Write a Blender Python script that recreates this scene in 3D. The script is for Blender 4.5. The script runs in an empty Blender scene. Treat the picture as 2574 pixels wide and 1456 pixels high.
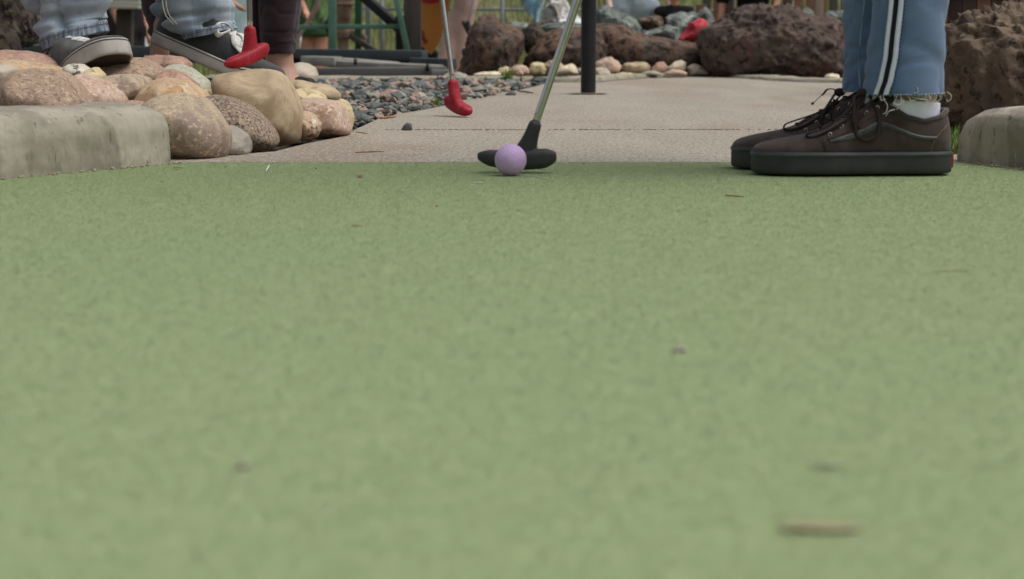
import bpy, bmesh, math, random
import numpy as np
from mathutils import Vector, Matrix, noise, Euler

R = math.radians
rnd = random.Random(7)
sc = bpy.context.scene
col = sc.collection

# ------------------------------------------------------------------ camera, sky, sun, exposure
F = 4495.0                      # focal length in pixels of a 2573 px wide frame
CAM_H = 0.188
PITCH = R(8.12)
cam_d = bpy.data.cameras.new('camera'); cam = bpy.data.objects.new('camera', cam_d); col.objects.link(cam)
cam.location = (0, 0, CAM_H)
cam.rotation_euler = (R(90) - PITCH, 0, 0)
cam_d.sensor_width = 36.0
cam_d.lens = 36.0 * F / 2573.0
cam_d.clip_start = 0.05
cam_d.clip_end = 400
cam_d.dof.use_dof = True
cam_d.dof.focus_distance = 3.2
cam_d.dof.aperture_fstop = 9.0
sc.camera = cam

SUN_EL, SUN_AZ = R(64), R(100)    # azimuth measured from +Y towards +X
world = bpy.data.worlds.new("World"); sc.world = world; world.use_nodes = True
wn = world.node_tree.nodes; wl = world.node_tree.links
for n in list(wn): wn.remove(n)
wo = wn.new('ShaderNodeOutputWorld'); bg = wn.new('ShaderNodeBackground'); sky = wn.new('ShaderNodeTexSky')
sky.sky_type = 'NISHITA'; sky.sun_disc = False
sky.sun_elevation = SUN_EL; sky.sun_rotation = SUN_AZ
sky.air_density = 1.0; sky.dust_density = 6.0; sky.ozone_density = 1.0
hs = wn.new('ShaderNodeHueSaturation'); hs.inputs['Saturation'].default_value = 0.34
wl.new(sky.outputs[0], hs.inputs['Color']); wl.new(hs.outputs[0], bg.inputs['Color'])
bg.inputs['Strength'].default_value = 0.125
wl.new(bg.outputs[0], wo.inputs['Surface'])
sd = bpy.data.lights.new('sun', 'SUN'); sun = bpy.data.objects.new('sun', sd); col.objects.link(sun)
sd.energy = 1.0; sd.angle = R(36); sd.color = (1.0, 0.985, 0.96)
dirv = Vector((math.sin(SUN_AZ) * math.cos(SUN_EL), math.cos(SUN_AZ) * math.cos(SUN_EL), math.sin(SUN_EL)))
sun.rotation_euler = dirv.to_track_quat('Z', 'Y').to_euler()
sc.view_settings.view_transform = 'Standard'; sc.view_settings.look = 'None'
sc.view_settings.exposure = 0.04; sc.view_settings.gamma = 1.0; sc.view_settings.use_curve_mapping = False

# ------------------------------------------------------------------ helpers
CP, SP = math.cos(PITCH), math.sin(PITCH)
def P(u, v, D):
    """point of the place seen at pixel (u,v) of the 2573x1456 frame, at the distance D"""
    dx, up = u - 1286.5, 728 - v
    d = Vector((dx, F * CP + up * SP, -F * SP + up * CP))
    return Vector((0, 0, CAM_H)) + d * (D / d.y)
def G(u, v, z=0.0):
    dx, up = u - 1286.5, 728 - v
    d = Vector((dx, F * CP + up * SP, -F * SP + up * CP))
    return Vector((0, 0, CAM_H)) + d * ((z - CAM_H) / d.z)

def S(c):   # sRGB 0-255 -> linear
    return tuple(((x / 255) / 12.92 if x / 255 < .04045 else ((x / 255 + .055) / 1.055) ** 2.4) for x in c) + (1,)

def mat(name, c1, c2=None, scale=8, rough=.8, spec=None, bump=None, metallic=0, lo=.35, hi=.65, patch=None,
        sheen=0, stretch=(1, 1, 1), transmission=0, ior=1.45, spec_level=.35, spec2=None, coat=0, sub=0, det=6):
    m = bpy.data.materials.new(name); m.use_nodes = True
    nt = m.node_tree; N = nt.nodes; L = nt.links
    b = N['Principled BSDF']
    b.inputs['Roughness'].default_value = rough; b.inputs['Metallic'].default_value = metallic
    b.inputs['Specular IOR Level'].default_value = spec_level
    b.inputs['Sheen Weight'].default_value = sheen; b.inputs['Sheen Roughness'].default_value = .6
    b.inputs['Transmission Weight'].default_value = transmission; b.inputs['IOR'].default_value = ior
    b.inputs['Coat Weight'].default_value = coat
    if sub:
        b.inputs['Subsurface Weight'].default_value = sub
        b.inputs['Subsurface Radius'].default_value = (.02, .008, .004); b.inputs['Subsurface Scale'].default_value = .3
    tc = N.new('ShaderNodeTexCoord'); mp = N.new('ShaderNodeMapping'); mp.inputs['Scale'].default_value = stretch
    L.new(tc.outputs['Object'], mp.inputs['Vector'])
    def nz(s, det=6, rg=.6, dist=0):
        n = N.new('ShaderNodeTexNoise'); n.inputs['Scale'].default_value = s; n.inputs['Detail'].default_value = det
        n.inputs['Roughness'].default_value = rg; n.inputs['Distortion'].default_value = dist
        L.new(mp.outputs[0], n.inputs['Vector']); return n
    def ramp(src, a, bb, ca=(0, 0, 0, 1), cb=(1, 1, 1, 1)):
        r = N.new('ShaderNodeValToRGB'); r.color_ramp.elements[0].position = a; r.color_ramp.elements[1].position = bb
        r.color_ramp.elements[0].color = ca; r.color_ramp.elements[1].color = cb
        L.new(src, r.inputs[0]); return r.outputs[0]
    def mix(fac, a, cb):
        x = N.new('ShaderNodeMix'); x.data_type = 'RGBA'
        L.new(fac, x.inputs['Factor']); L.new(a, x.inputs['A']); x.inputs['B'].default_value = cb
        return x.outputs['Result']
    cur = None
    if c2 is not None:
        cur = ramp(nz(scale, det).outputs['Fac'], lo, hi, c1, c2)
    else:
        b.inputs['Base Color'].default_value = c1
        if spec or spec2 or patch:
            cur = ramp(nz(scale).outputs['Fac'], .3, .7, c1, c1)
    if patch:      # (colour, scale, threshold)
        cur = mix(ramp(nz(patch[1], 5, .6, .6).outputs['Fac'], patch[2] - .06, patch[2] + .06), cur, patch[0])
    if spec:
        cur = mix(ramp(nz(spec[1], 3, .7).outputs['Fac'], spec[2] - .03, spec[2] + .05), cur, spec[0])
    if spec2:
        n2 = nz(spec2[1], 3, .7); n2.noise_dimensions = '4D'; n2.inputs['W'].default_value = 3.3
        cur = mix(ramp(n2.outputs['Fac'], spec2[2] - .03, spec2[2] + .05), cur, spec2[0])
    if cur is not None: L.new(cur, b.inputs['Base Color'])
    if bump:       # (scale, strength, distance)
        bp = N.new('ShaderNodeBump'); bp.inputs['Strength'].default_value = bump[1]; bp.inputs['Distance'].default_value = bump[2]
        L.new(nz(bump[0], 8, .65).outputs['Fac'], bp.inputs['Height']); L.new(bp.outputs[0], b.inputs['Normal'])
    return m

def tag(o, label=None, cat=None, group=None, kind=None):
    if label: o['label'] = label
    if cat: o['category'] = cat
    if group: o['group'] = group
    if kind: o['kind'] = kind
    return o
def empty(name, loc, label=None, cat=None, group=None, kind=None):
    o = bpy.data.objects.new(name, None); col.objects.link(o); o.location = loc
    o.empty_display_size = .05
    return tag(o, label, cat, group, kind)
def root_loc(p):
    v = Vector((0, 0, 0))
    while p is not None:
        v += p.location; p = p.parent
    return v
def mk(name, V, Fc, m, parent=None, smooth=True, loc=None, mats=None, midx=None):
    """one mesh object from world-space vertices"""
    base = root_loc(parent) if parent else Vector(loc if loc is not None else (0, 0, 0))
    me = bpy.data.meshes.new(name)
    V = [(v[0] - base.x, v[1] - base.y, v[2] - base.z) for v in V]
    me.from_pydata(V, [], Fc); me.update()
    if mats:
        for x in mats: me.materials.append(x)
    else: me.materials.append(m)
    if midx is not None: me.polygons.foreach_set('material_index', midx)
    if smooth: me.polygons.foreach_set('use_smooth', [True] * len(me.polygons))
    o = bpy.data.objects.new(name, me); col.objects.link(o)
    if parent: o.parent = parent
    else: o.location = base
    return o

class MB:
    def __init__(s): s.V = []; s.F = []; s.I = []
    def add(s, V, Fc, mi=0):
        n = len(s.V); s.V += [tuple(v) for v in V]; s.F += [tuple(i + n for i in f) for f in Fc]; s.I += [mi] * len(Fc); return s
    def box(s, c, size, rot=None, bev=0.0, mi=0):
        hx, hy, hz = size[0] / 2, size[1] / 2, size[2] / 2
        c = Vector(c); m = rot if rot is not None else Matrix.Identity(3)
        if bev <= 0:
            pts = [(-hx, -hy, -hz), (hx, -hy, -hz), (hx, hy, -hz), (-hx, hy, -hz), (-hx, -hy, hz), (hx, -hy, hz), (hx, hy, hz), (-hx, hy, hz)]
            fs = [(0, 3, 2, 1), (4, 5, 6, 7), (0, 1, 5, 4), (1, 2, 6, 5), (2, 3, 7, 6), (3, 0, 4, 7)]
        else:
            bm = bmesh.new(); bmesh.ops.create_cube(bm, size=1)
            bmesh.ops.scale(bm, vec=(size[0], size[1], size[2]), verts=bm.verts)
            bmesh.ops.bevel(bm, geom=bm.edges[:], offset=bev, segments=2, affect='EDGES', profile=.6)
            bm.verts.index_update()
            pts = [v.co.copy() for v in bm.verts]; fs = [tuple(v.index for v in f.verts) for f in bm.faces]; bm.free()
        return s.add([m @ Vector(p) + c for p in pts], fs, mi)
    def bar(s, a, b, w, h, bev=0.0, mi=0):
        """box from a to b, w wide, h high"""
        a, b = Vector(a), Vector(b); d = (b - a); L = d.length; x = d.normalized()
        up = Vector((0, 0, 1)) if abs(x.z) < .95 else Vector((0, 1, 0))
        y = up.cross(x).normalized(); z = x.cross(y)
        m = Matrix((x, y, z)).transposed()
        return s.box((a + b) / 2, (L, w, h), m, bev, mi)
    def tube(s, pts, r, n=8, flat=1.0, smooth=4, cap=True, mi=0, up=None):
        pts = [Vector(p) for p in pts]
        rs = list(r) if hasattr(r, '__len__') else [r] * len(pts)
        if smooth > 1 and len(pts) > 2: pts, rs = catmull(pts, rs, smooth)
        V = []; ref = up or Vector((0, 0, 1)); prev = None
        for i, p in enumerate(pts):
            t = (pts[min(i + 1, len(pts) - 1)] - pts[max(i - 1, 0)]).normalized()
            if prev is None:
                q = ref if abs(t.dot(ref)) < .9 else Vector((0, 1, 0))
                n1 = (q - t * t.dot(q)).normalized()
            else: n1 = (prev - t * t.dot(prev)).normalized()
            prev = n1; n2 = t.cross(n1)
            for k in range(n):
                a = 2 * math.pi * k / n
                V.append(p + n1 * math.cos(a) * rs[i] * flat + n2 * math.sin(a) * rs[i])
        Fc = [(i * n + k, i * n + (k + 1) % n, (i + 1) * n + (k + 1) % n, (i + 1) * n + k) for i in range(len(pts) - 1) for k in range(n)]
        if cap: Fc += [tuple(range(n - 1, -1, -1)), tuple((len(pts) - 1) * n + k for k in range(n))]
        return s.add(V, Fc, mi)
    def capsule(s, a, b, r1, r2, n=12, sq=1.0):
        """tapered limb with round ends"""
        a, b = Vector(a), Vector(b); t = (b - a)
        if t.length < 1e-6: t = Vector((0, 0, 1e-4))
        t.normalize(); pts = []; rs = []
        for k in range(5):
            an = math.pi / 2 * (1 - k / 4) * .97
            pts.append(a - t * math.sin(an) * r1); rs.append(math.cos(an) * r1)
        for k in range(5):
            an = math.pi / 2 * (k / 4) * .97
            pts.append(b + t * math.sin(an) * r2); rs.append(math.cos(an) * r2)
        return s.tube(pts, rs, n, sq, smooth=1)
    def ell(s, c, r, rot=None, sub=3):
        V, Fc = ico(sub); m = rot if rot is not None else Matrix.Identity(3); c = Vector(c)
        return s.add([m @ Vector((v[0] * r[0], v[1] * r[1], v[2] * r[2])) + c for v in V], Fc)
    def build(s, name, m, parent=None, smooth=True, loc=None, mats=None):
        return mk(name, s.V, s.F, m, parent, smooth, loc, mats, s.I if mats else None)

def catmull(pts, rs, k):
    op, orr = [], []
    n = len(pts)
    for i in range(n - 1):
        p0, p1, p2, p3 = pts[max(i - 1, 0)], pts[i], pts[i + 1], pts[min(i + 2, n - 1)]
        r1, r2 = rs[i], rs[i + 1]
        for j in range(k):
            t = j / k
            op.append(.5 * ((2 * p1) + (p2 - p0) * t + (2 * p0 - 5 * p1 + 4 * p2 - p3) * t * t + (3 * p1 - p0 - 3 * p2 + p3) * t ** 3))
            orr.append(r1 + (r2 - r1) * t)
    op.append(pts[-1]); orr.append(rs[-1]); return op, orr

_ico = {}
def ico(sub):
    if sub not in _ico:
        bm = bmesh.new(); bmesh.ops.create_icosphere(bm, subdivisions=sub, radius=1)
        bm.verts.index_update()
        _ico[sub] = ([tuple(v.co) for v in bm.verts], [tuple(v.index for v in f.verts) for f in bm.faces]); bm.free()
    return _ico[sub]

def rock(name, label, pts, D, thick, m, amp=.06, freq=1.2, sub=4, cat='stone', group=None, facet=False, ridge=0, rfreq=3, seed=None, sharp=.9, lean=0, cuts=0):
    """solid stone whose outline seen from the green is pts, lying at distance D with real thickness"""
    W = [P(u, v, D) for u, v in pts]
    # area centroid
    A = cx = cz = 0
    for i in range(len(W)):
        p, q = W[i], W[(i + 1) % len(W)]; k = p.x * q.z - q.x * p.z
        A += k; cx += (p.x + q.x) * k; cz += (p.z + q.z) * k
    cx /= 3 * A; cz /= 3 * A
    K = 144; Rr = []
    for i in range(K):
        a = 2 * math.pi * i / K; dx, dz = math.cos(a), math.sin(a); best = 0
        for j in range(len(W)):
            p, q = W[j], W[(j + 1) % len(W)]
            ex, ez = q.x - p.x, q.z - p.z; den = dx * ez - dz * ex
            if abs(den) < 1e-9: continue
            px, pz = p.x - cx, p.z - cz
            t = (px * ez - pz * ex) / den; s_ = (px * dz - pz * dx) / den
            if t > 0 and -1e-6 <= s_ <= 1 + 1e-6: best = max(best, t)
        Rr.append(best)
    if not facet:
        for _ in range(3): Rr = [(Rr[i - 1] + 2 * Rr[i] + Rr[(i + 1) % K]) / 4 for i in range(K)]
    size = sum(Rr) / K
    if cuts and not facet: sub = max(sub, 5) if size > .02 else sub
    rr = random.Random(seed if seed is not None else hash_s(label)); off = Vector((rr.uniform(-50, 50), rr.uniform(-50, 50), rr.uniform(-50, 50)))
    pl_ = []
    for _ in range(cuts):
        nv = Vector((rr.gauss(0, .9 if facet else .55), -abs(rr.gauss(.6 if facet else .8, .5)), rr.gauss(.45 if facet else .55, .6 if facet else .5))).normalized(); pl_.append((nv, rr.uniform(.62, .85) if facet else rr.uniform(.74, .92)))
    V, Fc = ico(sub); out = []
    for x, y, z in V:
        rho = math.hypot(x, z); a = math.atan2(z, x) % (2 * math.pi)
        k = a / (2 * math.pi) * K; i = int(k) % K; f = k - int(k)
        Ra = Rr[i] * (1 - f) + Rr[(i + 1) % K] * f
        rp = rho ** .8 if rho > 0 else 0
        yy = math.copysign(abs(y) ** sharp, y)
        p = Vector((rp * Ra * (x / rho if rho > 1e-6 else 0), yy * thick, rp * Ra * (z / rho if rho > 1e-6 else 0)))
        n = Vector((x, y, z)); q = n * freq + off
        if facet:
            d = (noise.voronoi(q * 1.1)[0][1] - noise.voronoi(q * 1.1)[0][0] - .35) * amp * 1.6 + noise.noise(q * 4) * amp * .3
        else:
            d = noise.noise(q) * amp + noise.noise(q * 2.7) * amp * .35
        if ridge:
            w = p / size + off
            r1 = 1 - abs(noise.noise(w * rfreq)); r2 = 1 - abs(noise.noise(w * rfreq * 2.3 + off))
            d += ridge * (r1 ** 3 - .5) + ridge * .5 * (r2 ** 3 - .5) + ridge * .35 * noise.noise(w * rfreq * 6) + ridge * .2 * noise.noise(w * rfreq * 14)
        if cuts:
            d += noise.noise(q * 9) * .012 + noise.noise(q * 24) * .006
            sp = Vector((x, y, z))
            for nv, dd_ in pl_:
                e = sp.dot(nv) - dd_
                if e > 0: p -= nv * e * size * (1.1 if facet else .85)
        p += n * d * size
        p.x += lean * p.y
        out.append((p.x + cx, p.y + D, p.z + cz))
    zb = min(v[2] for v in out)
    o = mk(name, out, Fc, m, smooth=not facet, loc=(cx, D, zb))
    return tag(o, label, cat, group)
def hash_s(s):
    h = 7
    for c in s: h = (h * 31 + ord(c)) % 1000003
    return h

def remesh(o, vox, it=3, fac=.6):
    md = o.modifiers.new('r', 'REMESH'); md.mode = 'VOXEL'; md.voxel_size = vox; md.use_smooth_shade = True
    if it:
        sm = o.modifiers.new('s', 'SMOOTH'); sm.factor = fac; sm.iterations = it
    return o

# ------------------------------------------------------------------ materials
m_turf = mat('turf', S((126, 143, 102)), S((143, 154, 116)), 60, .95, spec_level=.05, lo=.32, hi=.68, det=3, sheen=.42, patch=(S((130, 148, 106)), 1.3, .55), bump=(900, .2, .001))
def soften_normals(m, k):
    nt = m.node_tree; N = nt.nodes; L = nt.links; b = N['Principled BSDF']
    g = N.new('ShaderNodeNewGeometry'); sc_ = N.new('ShaderNodeVectorMath'); sc_.operation = 'SCALE'; sc_.inputs['Scale'].default_value = k
    ad = N.new('ShaderNodeVectorMath'); ad.operation = 'ADD'; ad.inputs[1].default_value = (0, 0, 1 - k)
    no = N.new('ShaderNodeVectorMath'); no.operation = 'NORMALIZE'
    L.new(g.outputs['Normal'], sc_.inputs[0]); L.new(sc_.outputs[0], ad.inputs[0]); L.new(ad.outputs[0], no.inputs[0]); L.new(no.outputs[0], b.inputs['Normal'])
m_turff = mat('turf_fibre', S((126, 143, 102)), S((143, 154, 116)), 60, .95, spec_level=.05, lo=.32, hi=.68, det=3, sheen=.42, patch=(S((130, 148, 106)), 1.3, .55), stretch=(1, .7, 1))
soften_normals(m_turff, .14)
m_turff.node_tree.nodes['Principled BSDF'].inputs['Sheen Tint'].default_value = S((206, 222, 170))
m_turf.node_tree.nodes['Principled BSDF'].inputs['Sheen Tint'].default_value = S((206, 222, 170))
m_turfb = mat('turf_backing', S((112, 138, 86)), S((140, 158, 110)), 70, .95, spec_level=.1)
m_conc = mat('path_concrete', S((153, 146, 133)), S((165, 158, 145)), 5, .92, spec=(S((122, 112, 103)), 170, .57), spec2=(S((178, 168, 155)), 150, .56), bump=(260, .6, .003), patch=(S((150, 139, 124)), 2.6, .54), spec_level=.15, stretch=(1, .28, 1))
m_kerb = mat('kerb_concrete', S((158, 151, 137)), S((182, 174, 158)), 14, .92, spec=(S((110, 104, 92)), 70, .64), spec2=(S((184, 176, 158)), 60, .66), bump=(120, .8, .004), patch=(S((146, 140, 126)), 11, .54), stretch=(1, 1, .30), spec_level=.2)
m_kerbfar = mat('far_kerb_concrete', S((140, 138, 120)), S((170, 162, 142)), 10, .92, spec=(S((90, 86, 74)), 70, .6), bump=(80, .7, .004))
m_lip = mat('path_lip', S((176, 166, 146)), S((196, 186, 166)), 10, .9, spec=(S((110, 100, 86)), 40, .6), bump=(80, .6, .003))
m_dirt = mat('dirt', S((84, 76, 66)), S((112, 100, 86)), 12, .95, spec=(S((58, 54, 48)), 60, .58), bump=(60, .8, .01))
m_grassground = mat('grass_ground', S((84, 92, 58)), S((116, 120, 80)), 2.0, .95, spec=(S((138, 130, 98)), 9, .58), bump=(20, .8, .03))
m_joint = mat('joint_dirt', S((112, 101, 90)), S((158, 148, 136)), 14, .95)

def mrock(n, a, b, sc_=9, spec=None, spec2=None, patch=None, bump=(90, .55, .004), rough=.78, st=(1, 1, 1)):
    return mat(n, S(a), S(b), sc_, rough, spec=spec, spec2=spec2, patch=patch, bump=bump, spec_level=.3, stretch=st)
K_tan = mrock('tan_stone', (172, 152, 124), (192, 172, 142), 8, patch=(S((156, 136, 108)), 14, .55), spec=(S((140, 112, 80)), 130, .66), bump=(60, .35, .003))
K_ochre = mrock('ochre_stone', (182, 156, 124), (200, 176, 144), 9, patch=(S((184, 148, 106)), 12, .54), spec=(S((138, 106, 76)), 110, .60), spec2=(S((206, 188, 164)), 60, .60))
K_mauve = mrock('brown_granite', (156, 134, 114), (178, 154, 132), 12, spec=(S((128, 108, 94)), 150, .56), spec2=(S((198, 174, 150)), 140, .58), patch=(S((140, 118, 100)), 10, .55))
K_pink = mrock('pink_granite', (182, 156, 136), (198, 174, 156), 12, spec=(S((156, 124, 108)), 140, .57), spec2=(S((216, 198, 178)), 120, .58), patch=(S((172, 144, 124)), 12, .55))
K_rose = mrock('rose_stone', (170, 134, 116), (184, 152, 134), 10, spec=(S((146, 108, 92)), 120, .58), spec2=(S((204, 178, 158)), 80, .6))
K_granite = mrock('dark_speckled_granite', (140, 124, 108), (162, 144, 124), 14, spec=(S((84, 76, 68)), 190, .51), spec2=(S((190, 164, 140)), 170, .56), bump=(140, .6, .003))
K_greytan = mrock('grey_tan_granite', (168, 152, 130), (188, 170, 144), 9, spec=(S((136, 122, 106)), 170, .57), spec2=(S((202, 178, 148)), 120, .58), patch=(S((146, 128, 116)), 13, .53))
K_grey = mrock('grey_stone', (146, 142, 130), (168, 162, 148), 10, spec=(S((118, 114, 104)), 90, .6))
K_pale = mrock('pale_green_stone', (172, 172, 152), (190, 188, 168), 10, spec=(S((140, 140, 122)), 140, .56), spec2=(S((206, 202, 184)), 120, .6))
K_white = mrock('white_speckled_stone', (196, 190, 174), (218, 212, 196), 20, spec=(S((118, 108, 90)), 60, .56))
K_cream = mrock('cream_stone', (206, 192, 164), (224, 212, 186), 9, spec=(S((176, 156, 124)), 50, .6))
K_beige = mrock('beige_stone', (176, 164, 146), (190, 178, 160), 6, spec=(S((150, 122, 94)), 60, .68), bump=(60, .3, .003))
K_yellow = mrock('yellow_stone', (194, 176, 134), (210, 194, 154), 9, spec=(S((156, 138, 102)), 60, .58))
K_slate = mrock('grey_green_slate', (104, 110, 104), (130, 136, 128), 12, spec=(S((80, 86, 82)), 20, .54), spec2=(S((186, 190, 182)), 22, .62), bump=(30, .7, .01))
K_brown = mrock('brown_lava', (96, 76, 64), (122, 98, 82), 9, spec=(S((58, 48, 42)), 26, .54), spec2=(S((124, 100, 82)), 16, .62), patch=(S((90, 80, 72)), 6, .52), bump=(30, 1.0, .012), rough=.9)
K_brown2 = mrock('tan_brown_lava', (100, 86, 73), (124, 107, 90), 7, spec=(S((66, 56, 48)), 34, .58), spec2=(S((150, 146, 134)), 60, .70), patch=(S((90, 80, 74)), 5, .54), bump=(34, 1.0, .010), rough=.9)
K_dred = mrock('dark_red_lava', (84, 73, 66), (106, 92, 82), 7, spec=(S((58, 50, 46)), 24, .56), patch=(S((112, 84, 78)), 2.4, .57), spec2=(S((126, 106, 104)), 34, .62), bump=(28, 1.0, .014), rough=.92)
K_dark = mrock('dark_lava', (76, 68, 60), (102, 92, 80), 10, spec=(S((40, 34, 30)), 30, .54), spec2=(S((110, 96, 78)), 40, .66), bump=(36, 1.0, .01), rough=.92)
K_redp = mrock('red_painted_stone', (178, 44, 58), (196, 66, 78), 9, patch=(S((150, 110, 90)), 12, .66), bump=(40, .5, .006), rough=.55)
K_foil = mrock('white_quartz', (150, 140, 124), (206, 206, 204), 16, patch=(S((232, 234, 236)), 14, .54), spec=(S((110, 100, 86)), 30, .6), bump=(24, .9, .015), rough=.45)

m_rubk = mat('black_rubber', S((42, 45, 43)), S((52, 55, 52)), 60, .55, bump=(600, .25, .001), spec_level=.4)
m_rubr = mat('red_rubber', S((146, 20, 36)), S((158, 30, 46)), 40, .55, bump=(300, .3, .001), patch=(S((166, 58, 70)), 40, .57), spec=(S((120, 30, 38)), 200, .66), spec_level=.35)
m_chrome = mat('chrome', (.62, .62, .6, 1), (.5, .5, .48, 1), 30, .16, metallic=1.0, bump=(200, .06, .001))
m_white_metal = mat('white_shaft', S((232, 236, 240)), S((240, 244, 246)), 20, .3)
m_grip = mat('grip_rubber', S((34, 34, 34)), S((44, 44, 44)), 60, .8)
m_pole = mat('black_pole_paint', S((30, 31, 33)), S((38, 39, 41)), 30, .45, bump=(300, .2, .001), spec=(S((64, 60, 56)), 120, .68))
m_ball = mat('lilac_ball', S((186, 156, 200)), S((196, 168, 210)), 60, .42, spec_level=.45, sub=.1)

m_suede = mat('brown_canvas', S((54, 45, 40)), S((68, 56, 50)), 60, .95, sheen=.12, bump=(1400, .5, .001), patch=(S((72, 60, 56)), 18, .55), spec_level=.15)
m_suede2 = mat('dark_brown_padding', S((58, 50, 45)), S((70, 61, 55)), 50, .95, sheen=.25, bump=(900, .4, .001), spec_level=.15)
m_sole = mat('black_foxing', S((44, 47, 45)), S((54, 56, 54)), 30, .62, bump=(300, .2, .001), spec_level=.4)
m_band = mat('black_foxing_band', S((52, 57, 57)), S((62, 68, 68)), 40, .5, spec_level=.45)
m_leather = mat('grey_leather_stripe', S((52, 57, 57)), S((72, 78, 78)), 60, .42, spec_level=.5)
m_lace = mat('dark_lace', S((46, 38, 36)), S((58, 48, 45)), 300, .9, bump=(900, .6, .001), spec_level=.15)
m_eyelet = mat('eyelet_metal', (.42, .42, .44, 1), None, 10, .3, metallic=1)
m_thread = mat('tan_thread', S((116, 104, 82)), None, 10, .8)
m_redtab = mat('red_tab', S((150, 44, 44)), None, 10, .6)
m_aglet = mat('aglet', S((40, 36, 36)), None, 10, .3)
m_canvas_blk = mat('black_canvas', S((38, 41, 41)), S((52, 55, 54)), 40, .95, sheen=.3, bump=(1200, .5, .001), spec_level=.15)
m_whitesole = mat('white_foxing', S((160, 155, 147)), S((182, 178, 170)), 20, .6, patch=(S((154, 146, 134)), 14, .6), bump=(200, .2, .001))
m_under = mat('gum_outsole', S((70, 62, 52)), S((90, 80, 68)), 40, .85, bump=(300, .6, .002))
m_darkline = mat('dark_line', S((48, 36, 36)), None, 10, .6)
m_whitelace = mat('white_lace', S((206, 204, 196)), S((222, 220, 214)), 100, .85, bump=(800, .5, .001))
m_greythread = mat('grey_thread', S((110, 112, 110)), None, 10, .8)
m_sock = mat('white_sock', S((226, 224, 244)), S((236, 234, 250)), 60, .95, sheen=.2, bump=(700, .5, .001), spec_level=.1)

def denim(n, a, b, c):
    return mat(n, S(a), S(b), 9, .92, patch=(S(c), 14, .56), spec=(S(tuple(min(255, x + 8) for x in b)), 500, .64), bump=(900, .5, .0012), sheen=.2, spec_level=.15, stretch=(1, 1, .6))
m_denim = denim('blue_denim', (80, 102, 134), (100, 122, 152), (98, 118, 146))
m_denim2 = denim('light_denim', (144, 157, 169), (170, 181, 190), (130, 145, 160))
m_denimcuff = mat('denim_cuff', S((96, 112, 134)), S((160, 170, 178)), 60, .92, bump=(500, .6, .0015), stretch=(3, 3, .4), spec_level=.15, lo=.4, hi=.6)
m_stitch = mat('brown_stitch', S((92, 78, 66)), None, 10, .9)
m_stitchw = mat('cream_stitch', S((176, 170, 150)), None, 10, .9)
m_fray = mat('frayed_thread', S((176, 178, 168)), S((196, 196, 184)), 60, .95)
m_stripew = mat('white_ribbon', S((206, 210, 226)), S((222, 226, 238)), 60, .9, bump=(900, .4, .001))
m_stripek = mat('navy_ribbon', S((20, 20, 32)), S((26, 26, 40)), 60, .9)
m_skin = mat('skin', S((192, 160, 148)), S((206, 174, 162)), 14, .6, sub=.15, bump=(200, .15, .001))
m_skin2 = mat('tanned_skin', S((166, 130, 112)), S((184, 146, 126)), 14, .6, sub=.15, bump=(200, .15, .001))
m_skin3 = mat('rosy_skin', S((196, 140, 118)), S((206, 152, 130)), 14, .6, sub=.15)
m_maroon = mat('maroon_knit', S((40, 27, 30)), S((54, 36, 40)), 20, .95, bump=(500, .5, .0015), sheen=.2, spec_level=.15, stretch=(1, 1, 2))
m_plum = mat('plum_knit', S((66, 40, 54)), S((86, 56, 70)), 20, .95, sheen=.2, bump=(400, .5, .002))
m_sandal = mat('black_sandal', S((34, 34, 34)), None, 10, .6)
m_hair = mat('brown_hair', S((60, 44, 32)), S((86, 64, 46)), 60, .6, stretch=(1, 1, .1))
m_tie = mat('green_tie_dye', S((72, 98, 60)), S((112, 136, 90)), 14, .95, patch=(S((54, 74, 52)), 11, .50), stretch=(1, 1, .5), spec_level=.1)
m_black = mat('black_cloth', S((34, 32, 36)), S((46, 42, 44)), 20, .95, spec_level=.15)
m_lblue = mat('light_blue_cloth', S((166, 196, 200)), S((196, 218, 222)), 12, .95)
m_whitec = mat('white_cloth', S((196, 198, 192)), S((216, 216, 210)), 12, .95)
m_bluegr = mat('blue_green_print', S((120, 134, 160)), S((140, 168, 96)), 14, .95, lo=.45, hi=.55)
m_greyc = mat('grey_cloth', S((108, 104, 92)), S((128, 124, 110)), 14, .95)
m_boot = mat('brown_boot', S((104, 78, 46)), S((130, 98, 60)), 14, .8)
m_bgreen = mat('green_paint', S((82, 116, 98)), S((96, 130, 110)), 10, .5, bump=(60, .3, .002))
m_dgreen = mat('dark_green_paint', S((38, 72, 50)), S((48, 84, 60)), 10, .5)
m_beam = mat('slate_beam', S((64, 70, 72)), S((76, 82, 84)), 6, .7, bump=(60, .4, .003))
m_plank = mat('weathered_plank', S((128, 126, 118)), S((160, 158, 150)), 8, .85, stretch=(.2, 3, 3), bump=(60, .6, .004))
m_plank2 = mat('grey_plank', S((96, 94, 94)), S((112, 110, 108)), 8, .85, stretch=(.2, 3, 3), bump=(60, .6, .004))
m_brpost = mat('dark_brown_post', S((66, 60, 56)), S((80, 72, 66)), 8, .8, stretch=(3, 3, .3), bump=(40, .5, .004))
m_blackiron = mat('black_iron', S((30, 30, 32)), S((42, 42, 44)), 20, .6)
m_orange = mat('faded_orange_board', S((190, 124, 60)), S((204, 142, 78)), 6, .75, patch=(S((150, 74, 46)), 9, .62), spec_level=.2)
m_pump = mat('weathered_brown_iron', S((124, 102, 86)), S((150, 128, 108)), 14, .8, bump=(50, .6, .006), patch=(S((104, 82, 68)), 20, .6))
m_galv = mat('galvanised_steel', S((118, 124, 126)), S((140, 146, 148)), 14, .5, metallic=.4)
m_stick = mat('smooth_branch', S((128, 112, 100)), S((146, 130, 116)), 14, .8, stretch=(3, 3, .3), bump=(60, .4, .004))
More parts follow.
